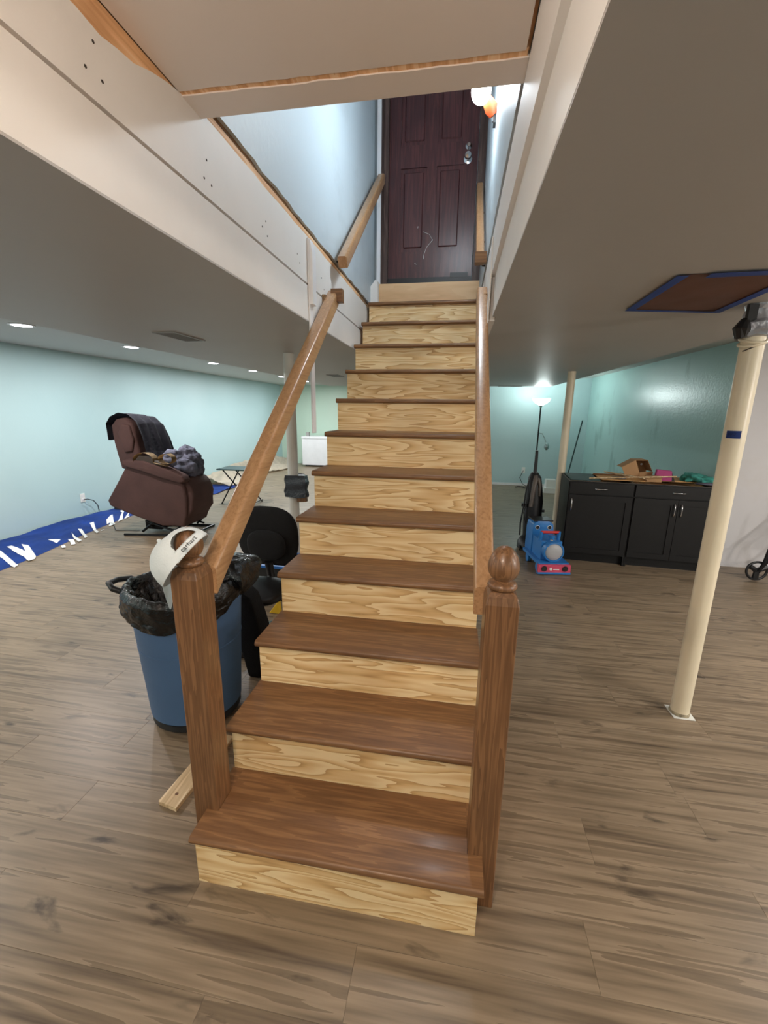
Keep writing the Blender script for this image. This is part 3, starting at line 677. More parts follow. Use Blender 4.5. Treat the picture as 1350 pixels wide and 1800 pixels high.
def bagf(u, v):
    a = u*2*PI; n1 = noise.noise(Vector((math.cos(a)*2.6, math.sin(a)*2.6, v*3+2))); n2 = noise.noise(Vector((math.cos(a)*9, math.sin(a)*9, v*9)))
    # v 0: outer hem, .45: over the rim, 1: down inside
    right = max(0, math.cos(a-.55)); left = max(0, math.cos(a-PI-.5))
    front = max(0, math.cos(a+PI/2-.15))
    drop = .035 + .015*left + .03*n1 + .085*front
    if v < .42:
        k = v/.42; r = .280+.010*n1+.014*n2*(1-k) - .012*(1-k); z = .70 - drop*(1-k) + .012*n2
    elif v < .6:
        k = (v-.42)/.18; r = .280-.05*k+.012*n2; z = .70+.03*math.sin(PI*k)+.05*right*math.sin(PI*min(1,k+.2))+.02*n1
    else:
        k = (v-.6)/.4; r = .23-.22*k+.03*n1*(1-k); z = .69+.02*n1-.20*math.sin(k*PI/2)+.04*n2 + .05*right*(1-k)
    return (bx+r*math.cos(a), by+r*math.sin(a), z)
G().grid(bagf, 120, 40).build('bag_film', M['bagblack'], tb, smooth=70, noise_amp=.006, noise_sc=28)
g = G(); g.ell((bx+.21, by+.10, .735), (.12, .15, .085), 30, 18, f=lambda p: p*(1+.35*noise.noise(p*14)))
g.build('bag_bulge', M['bagblack'], tb, smooth=50)
# black bag slumped between bin and stairs
g = G(); g.prism([(-.36, .001), (-.225, .001), (-.225, .12), (-.262, .30), (-.315, .50), (-.36, .53), (-.40, .50), (-.40, .2)], 'y', .80, .92)
tag(g.build('cloth_bag', M['black_fab'], bevel=.015, seg=2, sub=1, noise_amp=.006, noise_sc=12, smooth=60), 'black cloth bag slumped between the blue bin and the stairs', 'bag')

# ================================================================== BOARD ON FLOOR
t = thing('pine_board', 'short raw pine board lying on the floor by the left newel post', 'board', (-.265, .13, 0))
G().prism([(-.314, -.036), (-.226, -.053), (-.196, .335), (-.284, .345)], 'z', .0005, .020).build('board', M['board'], t, bevel=.0015)
G().lathe([(.007, 0), (.007, .0006)], (-.262, .005, .020), 10).build('knot', M['oak_z'], t)

# ================================================================== RECLINER
t = thing('recliner', 'brown fabric recliner tipped forward on its lift base', 'recliner', (-2.75, 3.55, 0))
def soft(poly, y0, y1, name, m, bev, amp=.01, ns=7, par=t, seed=0, sub=1, seg=3):
    g = G(); g.prism(poly, 'y', y0, y1); return g.build(name, m, par, bevel=bev, seg=seg, sub=sub, noise_amp=amp, noise_sc=ns, smooth=60, noise_seed=seed)
soft([(-3.06, .86), (-3.40, .42), (-3.37, .35), (-3.04, .24), (-2.68, .13), (-2.40, .14), (-2.34, .30), (-2.33, .5), (-2.36, .68), (-2.6, .78), (-2.8, .84)], 3.22, 3.74, 'seat_body', M['recl'], .03, .016, 4)
soft([(-3.10, .86), (-3.08, .935), (-2.80, .93), (-2.52, .85), (-2.32, .765), (-2.29, .70), (-2.36, .67), (-2.6, .73), (-2.85, .80)], 3.17, 3.31, 'armrest', M['recl'], .035, .006, 8, seed=2)
soft([(-3.10, .86), (-3.08, .93), (-2.80, .925), (-2.60, .87), (-2.52, .83), (-2.54, .74), (-2.6, .72), (-2.85, .80)], 3.64, 3.78, 'armrest', M['recl'], .035, .006, 8, seed=3)
soft([(-2.44, .72), (-2.35, .725), (-2.29, .66), (-2.26, .52), (-2.29, .34), (-2.38, .20), (-2.46, .20)], 3.26, 3.72, 'footrest', M['recl'], .04, .014, 6, seed=4)
soft([(-3.20, .80), (-3.26, 1.12), (-3.27, 1.32), (-3.20, 1.40), (-3.06, 1.42), (-2.97, 1.34), (-2.95, 1.12), (-2.90, .80)], 3.28, 3.74, 'backrest', M['recl'], .06, .012, 6, seed=5)
soft([(-3.16, 1.22), (-3.10, 1.35), (-3.0, 1.33), (-2.96, 1.15), (-3.0, 1.02), (-3.1, 1.0)], 3.25, 3.31, 'wing_pad', M['recl'], .025, .006, 8, seed=6)
g = G()
for y in (3.3, 3.8):
    g.tube([(-3.18, y-.12, .015), (-2.35, y, .015)], .014, 8); g.tube([(-3.02, y, .03), (-2.80, y, .20)], .016, 8); g.tube([(-2.95, y, .16), (-2.5, y, .04)], .014, 8); g.tube([(-2.6, y, .03), (-2.45, y, .17)], .014, 8)
g.tube([(-2.9, 3.3, .1), (-2.9, 3.8, .1)], .016, 8); g.tube([(-2.36, 3.3, .02), (-2.36, 3.8, .02)], .014, 8); g.box(-3.02, -2.80, 3.36, 3.6, .05, .16)
g.build('lift_frame', M['black_metal'], t, smooth=40)
G().tube([(-3.15, 3.4, .01), (-3.45, 3.35, .006), (-3.7, 3.6, .006), (-4.0, 3.75, .006), (-4.2, 3.74, .006)], .005, 6).build('power_cord', M['black'], t)
G().box(-3.38, -3.28, 3.3, 3.34, .29, .36).build('hinge', M['black'], t)
# throw over the backrest
tp = [(-3.30, 1.15), (-3.315, 1.34), (-3.25, 1.42), (-3.14, 1.462), (-3.02, 1.452), (-2.93, 1.37), (-2.88, 1.2), (-2.84, 1.0), (-2.78, .88)]
def tfn(u, v):
    k = u*(len(tp)-1); i_ = min(int(k), len(tp)-2); f_ = k-i_; p = (tp[i_][0]*(1-f_)+tp[i_+1][0]*f_, tp[i_][1]*(1-f_)+tp[i_+1][1]*f_)
    fold = .014*math.sin(v*22+u*3)*min(1, u*2)+.010*noise.noise(Vector((u*5, v*6, 2)))
    near = .10*max(0, 1-abs(u-.75)*2)*(1-v)
    nx = 1 if u > .5 else .2
    return (p[0]+fold*nx+.09*v*max(0, u-.45), 3.262+near*.2+.52*v+.01*math.sin(u*9), p[1]+fold*(.6 if u < .6 else .1)-.05*v*v)
g = G(); g.grid(tfn, 48, 40); tag(g.build('throw_blanket', M['throw'], smooth=70, solid=.008), 'dark grey throw draped over the top of the recliner', 'blanket')
# clothes pile
g = G()
random.seed(12)
for cx_, cy_, cz, a, b, c in ((-2.60, 3.5, .93, .14, .16, .11), (-2.50, 3.58, .95, .13, .14, .12), (-2.44, 3.42, .85, .11, .12, .10), (-2.62, 3.40, .90, .11, .1, .07), (-2.40, 3.54, .84, .08, .15, .14)):
    sd = random.random()*20
    g.ell((cx_, cy_, cz), (a, b, c), 24, 16, f=lambda p: p*(1+.55*noise.noise(p*11+Vector((sd, 0, 0)))))
tag(g.build('clothes_pile', M['clothes'], smooth=50, sub=1, noise_amp=.012, noise_sc=20), 'crumpled pile of grey clothes on the seat of the recliner', 'clothes')
tt = thing('canvas_belt', 'tan canvas strap looped over the near arm of the recliner', 'strap', (-2.7, 3.22, .88))
def ribbon(pts, w, name, m, par):
    n_ = len(pts)
    def fn(u, v):
        i = min(int(u*(n_-1)), n_-2); f_ = u*(n_-1)-i; p = Vector(pts[i]).lerp(Vector(pts[i+1]), f_); return (p.x, p.y+(v-.5)*w, p.z)
    G().grid(fn, (n_-1)*3, 3).build(name, m, par, solid=.006, smooth=60)
ribbon([(-2.93+.15*(1-math.cos(a*.9))/1 if 0 else -2.80-.13*math.cos(a), 3.22, .935+.085*math.sin(a)) for a in [PI*1.15*i/12 - .2 for i in range(13)]] + [(-2.60, 3.2, .90), (-2.50, 3.2, .875)], .10, 'strap', M['tan'], tt)
ribbon([(-2.52-.09*math.cos(a), 3.22, .955+.06*math.sin(a)) for a in [2*PI*i/14 for i in range(15)]], .09, 'pouch', M['tan'], tt)
soft([(-2.92, .93), (-2.86, .99), (-2.76, .97), (-2.62, .91), (-2.55, .88), (-2.7, .87), (-2.9, .90)], 3.19, 3.26, 'lining', M['tanin'], .01, .004, 8, tt)

# ================================================================== BANNER ALONG LEFT WALL
def bedge(y):
    K = [(-.5, -3.40), (1.0, -3.44), (2.0, -3.50), (2.39, -3.56), (3.04, -3.72), (3.69, -3.84), (4.3, -3.88), (4.7, -3.95)]
    for (a, xa), (b, xb) in zip(K, K[1:]):
        if y <= b: return xa+(xb-xa)*(y-a)/(b-a)
    return K[-1][1]
def bz(x, y):
    x0 = bedge(y)+.05; s = max(0, min(1, (x0-x)/(x0+4.2)))
    return .004 + .05*min(1, s*4) + .025*s*s*(1+.6*math.sin(y*4.1)) + .016*noise.noise(Vector((x*7, y*4, 0)))*min(1, s*5)
t = thing('folded_banner', 'folded royal blue vinyl banner with white lettering along the left wall', 'banner', (-3.9, 2.2, 0))
def bfn(u, v):
    y = -.5+5.0*v; x0 = bedge(y)+.05; x = x0+(-4.21-x0)*u; return (x, y, bz(x, y) if u > .02 else .002)
G().grid(bfn, 26, 110).build('banner_fabric', M['banner'], t, smooth=60, solid=-.0015)
LET = [[(-3.849, 2.254), (-3.672, 2.172), (-3.415, 2.065), (-3.377, 1.997), (-3.685, 2.12)], [(-3.92, 2.383), (-3.907, 2.423), (-3.717, 2.352), (-3.632, 2.334), (-3.857, 2.49), (-3.751, 2.474), (-3.484, 2.312), (-3.417, 2.24), (-3.426, 2.181), (-3.535, 2.233), (-3.697, 2.268)], [(-3.741, 2.693), (-3.715, 2.741), (-3.676, 2.791), (-3.625, 2.689)], [(-3.542, 2.662), (-3.526, 2.693), (-3.441, 2.623), (-3.467, 2.598)], [(-3.655, 2.86), (-3.633, 2.909), (-3.473, 2.778), (-3.443, 2.748), (-3.461, 2.711), (-3.578, 2.812)], [(-3.758, 3.02), (-3.623, 2.957), (-3.495, 2.889), (-3.478, 2.828), (-3.67, 2.946)], [(-3.803, 3.155), (-3.792, 3.198), (-3.563, 3.04), (-3.526, 2.959), (-3.625, 3.048)], [(-3.892, 3.423), (-3.883, 3.48), (-3.69, 3.306), (-3.589, 3.234), (-3.563, 3.176), (-3.624, 3.218)], [(-3.617, 3.296), (-3.612, 3.354), (-3.591, 3.283)], [(-3.854, 3.658), (-3.931, 3.856), (-3.738, 3.651), (-3.678, 3.607), (-3.665, 3.497), (-3.694, 3.511), (-3.788, 3.65), (-3.771, 3.567)], [(-3.999, 4.071), (-4.025, 4.204), (-3.851, 3.948), (-3.754, 3.823), (-3.728, 3.703), (-3.80, 3.81), (-3.921, 4.021)], [(-4.05, 4.234), (-3.918, 4.193), (-3.803, 3.966), (-3.791, 3.897), (-3.882, 4.097)], [(-3.80, 3.931), (-3.83, 4.04), (-3.794, 4.002), (-3.757, 3.857)]]
for L_ in LET:
    bm = bmesh.new(); vs = [bm.verts.new((x, y, 0)) for x, y in L_]
    tri = tessellate_polygon([[Vector((x, y, 0)) for x, y in L_]])
    for a, b, c in tri:
        try: bm.faces.new((vs[a], vs[b], vs[c]))
        except ValueError: pass
    bmesh.ops.subdivide_edges(bm, edges=bm.edges[:], cuts=4, use_grid_fill=True)
    for v in bm.verts: v.co.z = bz(v.co.x, v.co.y)+.006
    bmesh.ops.recalc_face_normals(bm, faces=bm.faces)
    g = G(); g.bm.free(); g.bm = bm; g.build('letter', M['letter'], t)
# far blue sheet and drop cloth
g = G(); g.grid(lambda u, v: ((-4.15+(.48+.16*math.sin(v*3))*u+.05*math.sin(v*9)), 5.6+1.1*v, .012+.03*abs(noise.noise(Vector((u*3, v*4, 1))))), 16, 20)
tag(g.build('blue_sheet', M['banner'], smooth=60, solid=.004), 'blue plastic sheet lying on the floor behind the recliner', 'sheet')
def dc(u, v):
    y = 6.55+4.0*v; w_ = .55+.18*math.sin(v*11)+.15*noise.noise(Vector((0, v*5, 3)))
    x = XL+.02+w_*u; z = .03+.42*(1-u)*max(0, .40+noise.noise(Vector((u*2, y*1.6, 0))))+.05*abs(noise.noise(Vector((u*8, y*6, 2))))
    return (x, y, z)
g = G(); g.grid(dc, 24, 90); tag(g.build('drop_cloth', M['cloth'], smooth=60, solid=.004), 'crumpled off-white canvas drop cloth along the far left wall', 'drop cloth')

# tray table
t = thing('tray_table', 'dark folding tray table behind the left handrail', 'table', (-2.72, 5.25, 0))
G().box(-3.02, -2.46, 5.06, 5.48, .565, .585).build('table_top', M['greencard'], t, bevel=.004)
for y in (5.10, 5.44):
    for xa, xb in ((-2.93, -2.44), (-2.66, -3.0)):
        G().tube([(xa, y+(0 if xa < -2.8 else .015), .565), (xb, y+(0 if xa < -2.8 else .015), .0)], .011, 8).build('leg', M['black_metal'], t)
G().tube([(-2.44, 5.1, .03), (-2.44, 5.44, .03)], .009, 8).build('crossbar', M['black_metal'], t)
# white appliance by far wall
t = thing('chest_freezer', 'white chest freezer standing by the far green wall', 'freezer', (-2.9, 10.3, 0))
G().box(-3.40, -2.3, 10.05, 10.64, .05, .77).build('cabinet_body', M['white'], t, bevel=.01)
G().box(-3.41, -2.29, 10.04, 10.65, .775, .825).build('lid', M['white'], t, bevel=.01)
for x in (-3.3, -2.4): 
    for y in (10.12, 10.56): G().box(x-.03, x+.03, y-.03, y+.03, 0, .05).build('foot', M['black'], t)
G().box(-3.33, -3.25, 10.2, 10.3, .825, .93).build('small_box', M['ventmetal'], t)

# outlets
def outlet(loc, ax, label, clabel, cord):
    t = thing('wall_outlet', label, 'outlet', loc); x, y, z = loc
    if ax == 'x':
        G().box(x, x+.006, y-.037, y+.037, z-.06, z+.06).build('cover_plate', M['white_plastic'], t, bevel=.002)
        for dz in (.025, -.025): G().box(x+.0055, x+.008, y-.017, y+.017, z+dz-.016, z+dz+.016).build('socket', M['white'], t, bevel=.003)
    else:
        G().box(x-.037, x+.037, y-.006, y, z-.06, z+.06).build('cover_plate', M['white_plastic'], t, bevel=.002)
        for dz in (.025, -.025): G().box(x-.017, x+.017, y-.008, y-.0055, z+dz-.016, z+dz+.016).build('socket', M['white'], t, bevel=.003)
    tag(G().tube(cord, .006, 7).build('power_cord', M['black'], smooth=50), clabel, 'cord')
outlet((XL+.0005, 3.73, .315), 'x', 'white wall outlet on the left teal wall above the banner', 'thin black cord hanging from the left wall outlet', [(-4.24, 3.735, .29), (-4.20, 3.76, .295), (-4.19, 3.84, .26), (-4.18, 3.89, .18), (-4.18, 3.90, .10)])
outlet((2.23, YF2-.0005, .337), 'y', 'white wall outlet on the far teal wall left of the floor lamp', 'thin black cord hanging from the far wall outlet', [(2.23, 8.19, .32), (2.21, 8.16, .30), (2.16, 8.14, .18), (2.22, 8.12, .05), (2.3, 8.0, .01), (2.35, 7.7, .01)])

# ================================================================== OFFICE CHAIR
t = thing('office_chair', 'low black office chair behind the blue bin', 'chair', (-.50, 1.28, 0))
def pad(p, rx, rz): return p
def superpad(c, rx, ry, rz, e=.62, tilt=0):
    g = G()
    def f(p):
        q = Vector((p.x/rx, p.y/ry, p.z/rz)); 
        s_ = lambda a, k: math.copysign(abs(a)**k, a)
        return Vector((s_(q.x, e)*rx, s_(q.y, e)*ry*.9, s_(q.z, e)*rz))
    g.ell(c, (rx, ry, rz), 32, 20, T=Matrix.Rotation(tilt, 4, 'X'), f=f); return g
superpad((-.495, 1.45, .665), .225, .04, .215, .72, .08).build('backrest', M['black_fab'], t, smooth=60)
superpad((-.49, 1.405, .61), .14, .03, .11, .8, .08).build('lumbar_pad', M['black_fab'], t, smooth=60)
superpad((-.48, 1.18, .37), .225, .22, .045, .72).build('seat', M['black'], t, smooth=60)
G().tube([(-.49, 1.43, .48), (-.49, 1.46, .36), (-.49, 1.36, .32), (-.49, 1.25, .32)], [.03, .03, .025, .025], 8).build('back_post', M['black'], t, smooth=50)
G().tube([(-.50, 1.22, .20), (-.50, 1.22, .33)], .014, 14).build('gas_lift', M['chrome'], t, smooth=40)
G().tube([(-.50, 1.22, .06), (-.50, 1.22, .21)], [.034, .028], 16).build('lift_cover', M['black'], t, smooth=40)
for k in range(5):
    a = 2*PI*k/5+.95; e = (-.50+.24*math.cos(a), 1.22+.24*math.sin(a))
    G().tube([(-.50, 1.22, .085), (e[0], e[1], .06)], [.022, .013], 8).build('leg', M['silver'], t, smooth=50)
    G().tube([(e[0]-.018, e[1], .024), (e[0]+.018, e[1], .024)], .023, 12).build('caster', M['black'], t, smooth=40)
# tote and yellow wedge
t = thing('storage_tote', 'blue plastic tote on the floor behind the office chair', 'tote', (-.65, 1.95, 0))
g = G(); g.box(-.86, -.44, 1.80, 2.12, .0, .01); g.box(-.86, -.44, 1.80, 1.81, .0, .30); g.box(-.86, -.44, 2.11, 2.12, .0, .30); g.box(-.86, -.85, 1.81, 2.11, .0, .30); g.box(-.45, -.44, 1.81, 2.11, .0, .30)
g.build('tote_body', M['black'], t)
g = G(); g.box(-.87, -.43, 1.785, 1.81, .285, .305); g.box(-.87, -.43, 2.11, 2.135, .285, .305); g.box(-.875, -.85, 1.785, 2.135, .285, .305); g.box(-.45, -.425, 1.785, 2.135, .285, .305)
g.build('rim', M['totblue'], t, bevel=.004)
g = G(); g.prism([(-.58, .001), (-.49, .001), (-.50, .11)], 'y', 1.58, 1.62); tag(g.build('yellow_wedge', M['yellow'], bevel=.003), 'small yellow plastic wedge beside the stairs under the office chair', 'wedge')

# ================================================================== CABINETS
CA = -math.radians(5.4)
def cabinet(off, wd, doors, label, hpos, side):
    o = Vector((1.935, 3.30, 0)) + Matrix.Rotation(CA, 3, 'Z') @ Vector((off, 0, 0))
    t = thing('base_cabinet', label, 'cabinet', o, CA, 'dark base cabinets'); T = PW[t.name]
    g = G(); D, H = .60, .86; f = .016
    g.box(0, f, .0, D, 0.0, H, T); g.box(wd-f, wd, .0, D, 0, H, T); g.box(f, wd-f, D-f, D, 0, H, T); g.box(f, wd-f, .06, .075, 0, .10, T); g.box(f, wd-f, 0.0, D-f, .10, .115, T)
    g.box(f, wd-f, 0.0, .018, .715, .735, T); g.box(f, wd-f, 0, .018, H-.022, H, T)
    g.build('carcass', M['cab'], t, bevel=.001)
    G().box(f+.001, wd-f-.001, .019, D-f-.001, .80, .806, T).build('inner_panel', M['particle'], t)
    g = G(); g.box(0, wd, -.0005, .004, H, H+.001, T); g.box(0, .004, .005, D, H, H+.001, T); g.build('top_edge', M['cab_edge'], t)
    d_ = G().box(.008, wd-.008, -.02, -.001, .735, .848, T).build('drawer', M['cab'], t, bevel=.003)
    def pull(a, b, par):
        a, b = Vector(a), Vector(b); n_ = Vector((0, -1, 0)); pts = []
        for i in range(11):
            s_ = i/10; pts.append(T @ (a.lerp(b, s_) + n_*(.003+.024*math.sin(PI*s_)**.5)))
        G().tube(pts, [.004+.0025*abs(math.cos(PI*i/10)) for i in range(11)], 8).build('handle', M['chrome'], par, smooth=50)
    pull((hpos[0]-.055, -.02, .79), (hpos[0]+.055, -.02, .79), d_)
    n_ = doors; w_ = (wd-.012)/n_
    for i in range(n_):
        x0, x1 = .006+i*w_+.002, .006+(i+1)*w_-.002
        d2 = G().box(x0, x1, -.012, -.001, .11, .722, T).build('door', M['cab'], t)
        g = G(); s_ = .055
        g.box(x0, x0+s_, -.022, -.012, .11, .722, T); g.box(x1-s_, x1, -.022, -.012, .11, .722, T); g.box(x0+s_, x1-s_, -.022, -.012, .11, .11+s_, T); g.box(x0+s_, x1-s_, -.022, -.012, .722-s_, .722, T)
        g.build('door_frame', M['cab'], d2, bevel=.002)
        hx_ = x0+.028 if side[i] == 'l' else x1-.028
        pull((hx_, -.022, .56), (hx_, -.022, .68), d2)
    return t
cabinet(0, .60, 1, 'dark espresso base cabinet with one door, left of the pair', (.30, 0), 'l')
cabinet(.602, .78, 2, 'dark espresso base cabinet with two doors, right of the pair', (.385, 0), 'rl')
def onC(x, y, z=.86): return Matrix.Rotation(CA, 3, 'Z') @ Vector((x, y, 0)) + Vector((1.935, 3.30, z))
def CT(x, y, z, rz=0): return Matrix.Translation(onC(x, y, z)) @ Matrix.Rotation(CA+rz, 4, 'Z')
tag(G().box(.02, .30, .03, .57, 0, .006, CT(0, 0, .862)).build('green_panel', M['greencard'], bevel=.001), 'dark green panel lying on the left end of the cabinets', 'panel')
tag(G().box(-.22, .22, -.2, .2, 0, .008, CT(.55, .35, .862)).build('plywood_offcut', M['particle'], bevel=.001), 'thin tan plywood offcut lying across the two cabinets', 'wood offcut')
tag(G().box(-.2, .2, -.16, .16, 0, .008, CT(1.1, .40, .862)).build('plywood_offcut', M['particle'], bevel=.001), 'tan plywood offcut on the right cabinet beneath the towel', 'wood offcut')
def stick(a, b, r, label, m=M['board']):
    a, b = onC(*a), onC(*b); tag(G().tube([a, b], r, 4).build('wooden_stick', m), label, 'stick')
stick((.20, .10, .880), (.98, .10, .935), .007, 'longest pale wooden stick lying level across the cabinet tops')
stick((.42, .50, .906), (.70, .10, .902), .008, 'tan wooden stick slanting down to the right on the cabinets')
stick((.30, .45, .880), (.60, .36, .895), .009, 'short brown wooden strip at the back of the left cabinet', M['oak_x'])
stick((.58, .50, .900), (.72, .08, .898), .005, 'thin pale stick crossing the others beside the cardboard box')
# open cardboard box
t = thing('cardboard_box', 'open cardboard box tipped on its side on the cabinets', 'box', onC(.74, .34))
A_, B_, C_, D_, E_, F_, H_ = (2.517, .979), (2.572, .866), (2.695, .866), (2.695, .93), (2.645, 1.057), (2.761, 1.06), (2.823, .94)
K_ = (2.82, .868)
def sheet(poly, y0, y1, nm, m): G().prism(poly, 'y', y0, y1).build(nm, m, t)
sheet([A_, B_, C_, D_, E_], 3.60, 3.604, 'side_panel', M['card'])
sheet([E_, F_, H_, K_, C_], 3.756, 3.76, 'inner_panel', M['card_in'])
sheet([F_, H_, (2.819, .94), (2.757, 1.058)], 3.60, 3.756, 'side_panel', M['card_in'])
sheet([E_, F_, (2.757, 1.056), (2.646, 1.053)], 3.60, 3.756, 'side_panel', M['card'])
sheet([A_, E_, (2.648, 1.053), (2.521, .976)], 3.604, 3.756, 'side_panel', M['card'])
sheet([D_, H_, K_, C_], 3.592, 3.596, 'flap', M['card'])
G().lathe([(.012, 0), (.012, .001)], (2.765, 3.755, 1.0), 12, TR).build('sticker', M['letter'], t)
tag(G().box(0, .13, 0, .09, 0, .055, CT(.74, .14, .866, -.05)).build('cardboard_box', M['card'], bevel=.001), 'small closed cardboard carton in front of the open box', 'box')
t = thing('magenta_box', 'magenta pink folder box standing behind the stick', 'box', onC(.93, .3))
g = G(); g.prism([(0, 0), (.15, 0), (.14, .105), (.01, .115)], 'y', 0, .06, CT(.84, .24, .866, -.1)); g.build('box_body', M['magenta'], t, bevel=.003)
g = G(); g.prism([(.15, 0), (.18, 0), (.141, .10)], 'y', .01, .05, CT(.84, .24, .866, -.1)); g.build('open_side', M['black'], t)
g = G(); g.ell(onC(1.24, .30, .90), (.13, .12, .045), 28, 16, f=lambda p: p*(1+.7*noise.noise(p*16))); tag(g.build('towel', M['tealcloth'], sub=1, noise_amp=.008, noise_sc=26, smooth=60), 'crumpled teal towel on the right end of the cabinets', 'towel')
g = G(); g.ell(onC(1.26, .12, .872), (.10, .05, .014), 18, 10, f=lambda p: p*(1+.4*noise.noise(p*20))); tag(g.build('grey_rag', M['clothes'], smooth=60), 'small grey rag at the front edge of the right cabinet', 'rag')
g = G(); g.ell(onC(.52, .24, .880), (.08, .06, .008), 18, 10, f=lambda p: p*(1+.6*noise.noise(p*20))); tag(g.build('crumpled_wrapper', M['clothes'], smooth=40), 'crumpled dark wrapper under the crossed sticks', 'wrapper')

# ================================================================== VACUUM
vx, vy = 1.68, 3.68
t = thing('vacuum_cleaner', 'black upright vacuum cleaner beside the left cabinet', 'vacuum', (vx, vy, 0))
def vl(rows, name, m, n=20, sm=50):
    g = G(); g.ring_loft([[Vector((cx+rx*math.cos(2*PI*k/n), cy+ry*math.sin(2*PI*k/n), z)) for k in range(n)] for cx, cy, z, rx, ry in rows]); g.build(name, m, t, smooth=sm)
vl([(1.66, vy-.02, .02, .135, .13), (1.66, vy-.02, .08, .135, .13), (1.66, vy, .13, .10, .09), (1.67, vy+.02, .16, .07, .06)], 'floor_head', M['black'])
vl([(1.675, vy+.02, .12, .085, .07), (1.68, vy+.03, .35, .10, .085), (1.685, vy+.04, .55, .098, .08), (1.68, vy+.05, .70, .085, .07), (1.672, vy+.05, .82, .07, .055), (1.668, vy+.06, .875, .035, .03)], 'dust_housing', M['black'])
vl([(1.64, vy-.04, .50, .022, .018), (1.655, vy-.03, .70, .026, .02), (1.672, vy-.01, .80, .028, .02), (1.675, vy+.02, .845, .02, .02)], 'trim_strip', M['taupe'])
vl([(1.725, vy-.02, .62, .014, .02), (1.722, vy-.015, .74, .018, .02), (1.70, vy+0, .82, .02, .02)], 'trim_strip', M['taupe'])
G().tube([(1.668, vy+.06, .86), (1.672, vy+.07, 1.0), (1.668, vy+.06, 1.12)], [.020, .018, .016], 10).build('handle', M['black'], t, smooth=50)
G().tube([(1.62, vy, .84), (1.58, vy-.02, .70), (1.565, vy-.03, .50), (1.545, vy-.03, .30), (1.55, vy-.03, .16)], .009, 7).build('hose', M['black'], t, smooth=50)
G().tube([(1.60, vy, .80), (1.60, vy-.03, .6), (1.57, vy-.04, .42), (1.60, vy-.05, .3)], .005, 6).build('cord', M['black'], t, smooth=50)
G().box(1.545, 1.60, vy-.02, vy+.01, .49, .53).build('cord_hook', M['black'], t, bevel=.005)
G().box(1.765, 1.80, vy-.0, vy+.03, .43, .46).build('latch', M['black'], t, bevel=.005)
G().lathe([(.0, 0), (.03, 0), (.03, .01), (0, .01)], (1.545, vy-.10, .03), 14, Matrix.Rotation(PI/2, 4, 'Y')).build('wheel', M['black'], t)

# ================================================================== TOY TRAIN (plain ride-on engine)
t = thing('toy_train', 'blue ride-on toy train with pink bumper in front of the cabinets', 'toy', (1.735, 3.06, 0), math.radians(9)); T = PW[t.name]
g = G(); g.box(-.10, .10, -.10, .20, .10, .30, T); g.build('body', M['toyblue'], t, bevel=.02, seg=2, smooth=50)
g = G(); g.prism([(-.11, .10), (.11, .10), (.11, .34), (.10, .41), (.06, .44), (-.06, .44), (-.10, .41), (-.11, .34)], 'y', .16, .36, T); g.build('cab', M['toyblue'], t, bevel=.012, seg=2, smooth=50)
G().box(-.10, .10, .17, .35, .434, .448, T).build('cab_roof', M['black'], t, bevel=.005)
for sx in (-.062, .062): G().lathe([(.022, 0), (.022, .004), (.017, .006), (0, .006)], T @ Vector((sx, .16, .375)), 18, PW[t.name].to_3x3().to_4x4() @ TR).build('cab_window', M['white_plastic'], t, smooth=30)
for sx in (-.062, .062): G().lathe([(.018, .0062), (.018, .009), (0, .009)], T @ Vector((sx, .16, .375)), 18, PW[t.name].to_3x3().to_4x4() @ TR).build('window_pane', M['black'], t)
g = G(); g.box(-.145, .145, -.20, .30, .085, .115, T); g.build('running_board', M['toyblue'], t, bevel=.01, seg=2, smooth=50)
g = G(); g.box(-.155, .155, -.225, -.19, .03, .105, T); g.build('bumper', M['toypink'], t, bevel=.008, seg=2, smooth=50)
g = G(); g.box(-.157, .157, -.228, -.185, .012, .030, T); g.build('bumper_trim', M['toyblue'], t, bevel=.004)
RX = PW[t.name].to_3x3().to_4x4() @ TR
for sx in (-.10, .10): G().lathe([(.026, 0), (.028, .006), (.024, .012), (0, .012)], T @ Vector((sx, -.225, .068)), 18, RX).build('buffer', M['black'], t, smooth=40)
G().lathe([(.014, 0), (.014, .002), (0, .002)], T @ Vector((-.035, -.225, .064)), 16, RX).build('badge', M['letter'], t)
text3d('1', .02, T @ Matrix.Translation((-.035, -.2275, .064)) @ Matrix.Rotation(PI/2, 4, 'X'), 'numeral', M['toypink'], t)
G().box(-.012, .045, -.227, -.225, .056, .066, T).build('badge_bar', M['letter'], t)
G().lathe([(.098, -.12), (.102, 0), (.098, .012), (.086, .014), (.084, .008), (0, .012)], T @ Vector((0, -.16, .215)), 32, RX).build('boiler', M['toyblue'], t, smooth=40)
G().lathe([(.082, .009), (.07, .022), (.04, .030), (0, .032)], T @ Vector((0, -.16, .215)), 32, RX).build('front_cover', M['toygrey'], t, smooth=60)
G().lathe([(.03, .29), (.026, .33), (.032, .35), (.034, .362), (0, .362)], T @ Vector((0, -.08, 0)), 20).build('funnel', M['toyblue'], t, smooth=40)
G().ell(T @ Vector((-.02, -.14, .325)), (.014, .014, .012), 12, 8).build('lamp', M['chrome'], t, smooth=True)
for sx in (-.088, .088): G().tube([T @ Vector((sx, -.02, .29)), T @ Vector((sx, -.03, .385))], [.02, .017], 10).build('grip_post', M['toyblue'], t, smooth=50)
G().tube([T @ Vector((-.088, -.03, .378)), T @ Vector((.088, -.03, .378))], .014, 12).build('grip', M['toyred'], t, smooth=50)
for sx in (-.12, .12):
    for yy in (-.12, .18): G().tube([T @ Vector((sx-.015, yy, .045)), T @ Vector((sx+.015, yy, .045))], .044, 20).build('wheel', M['toyblue'], t, smooth=40)

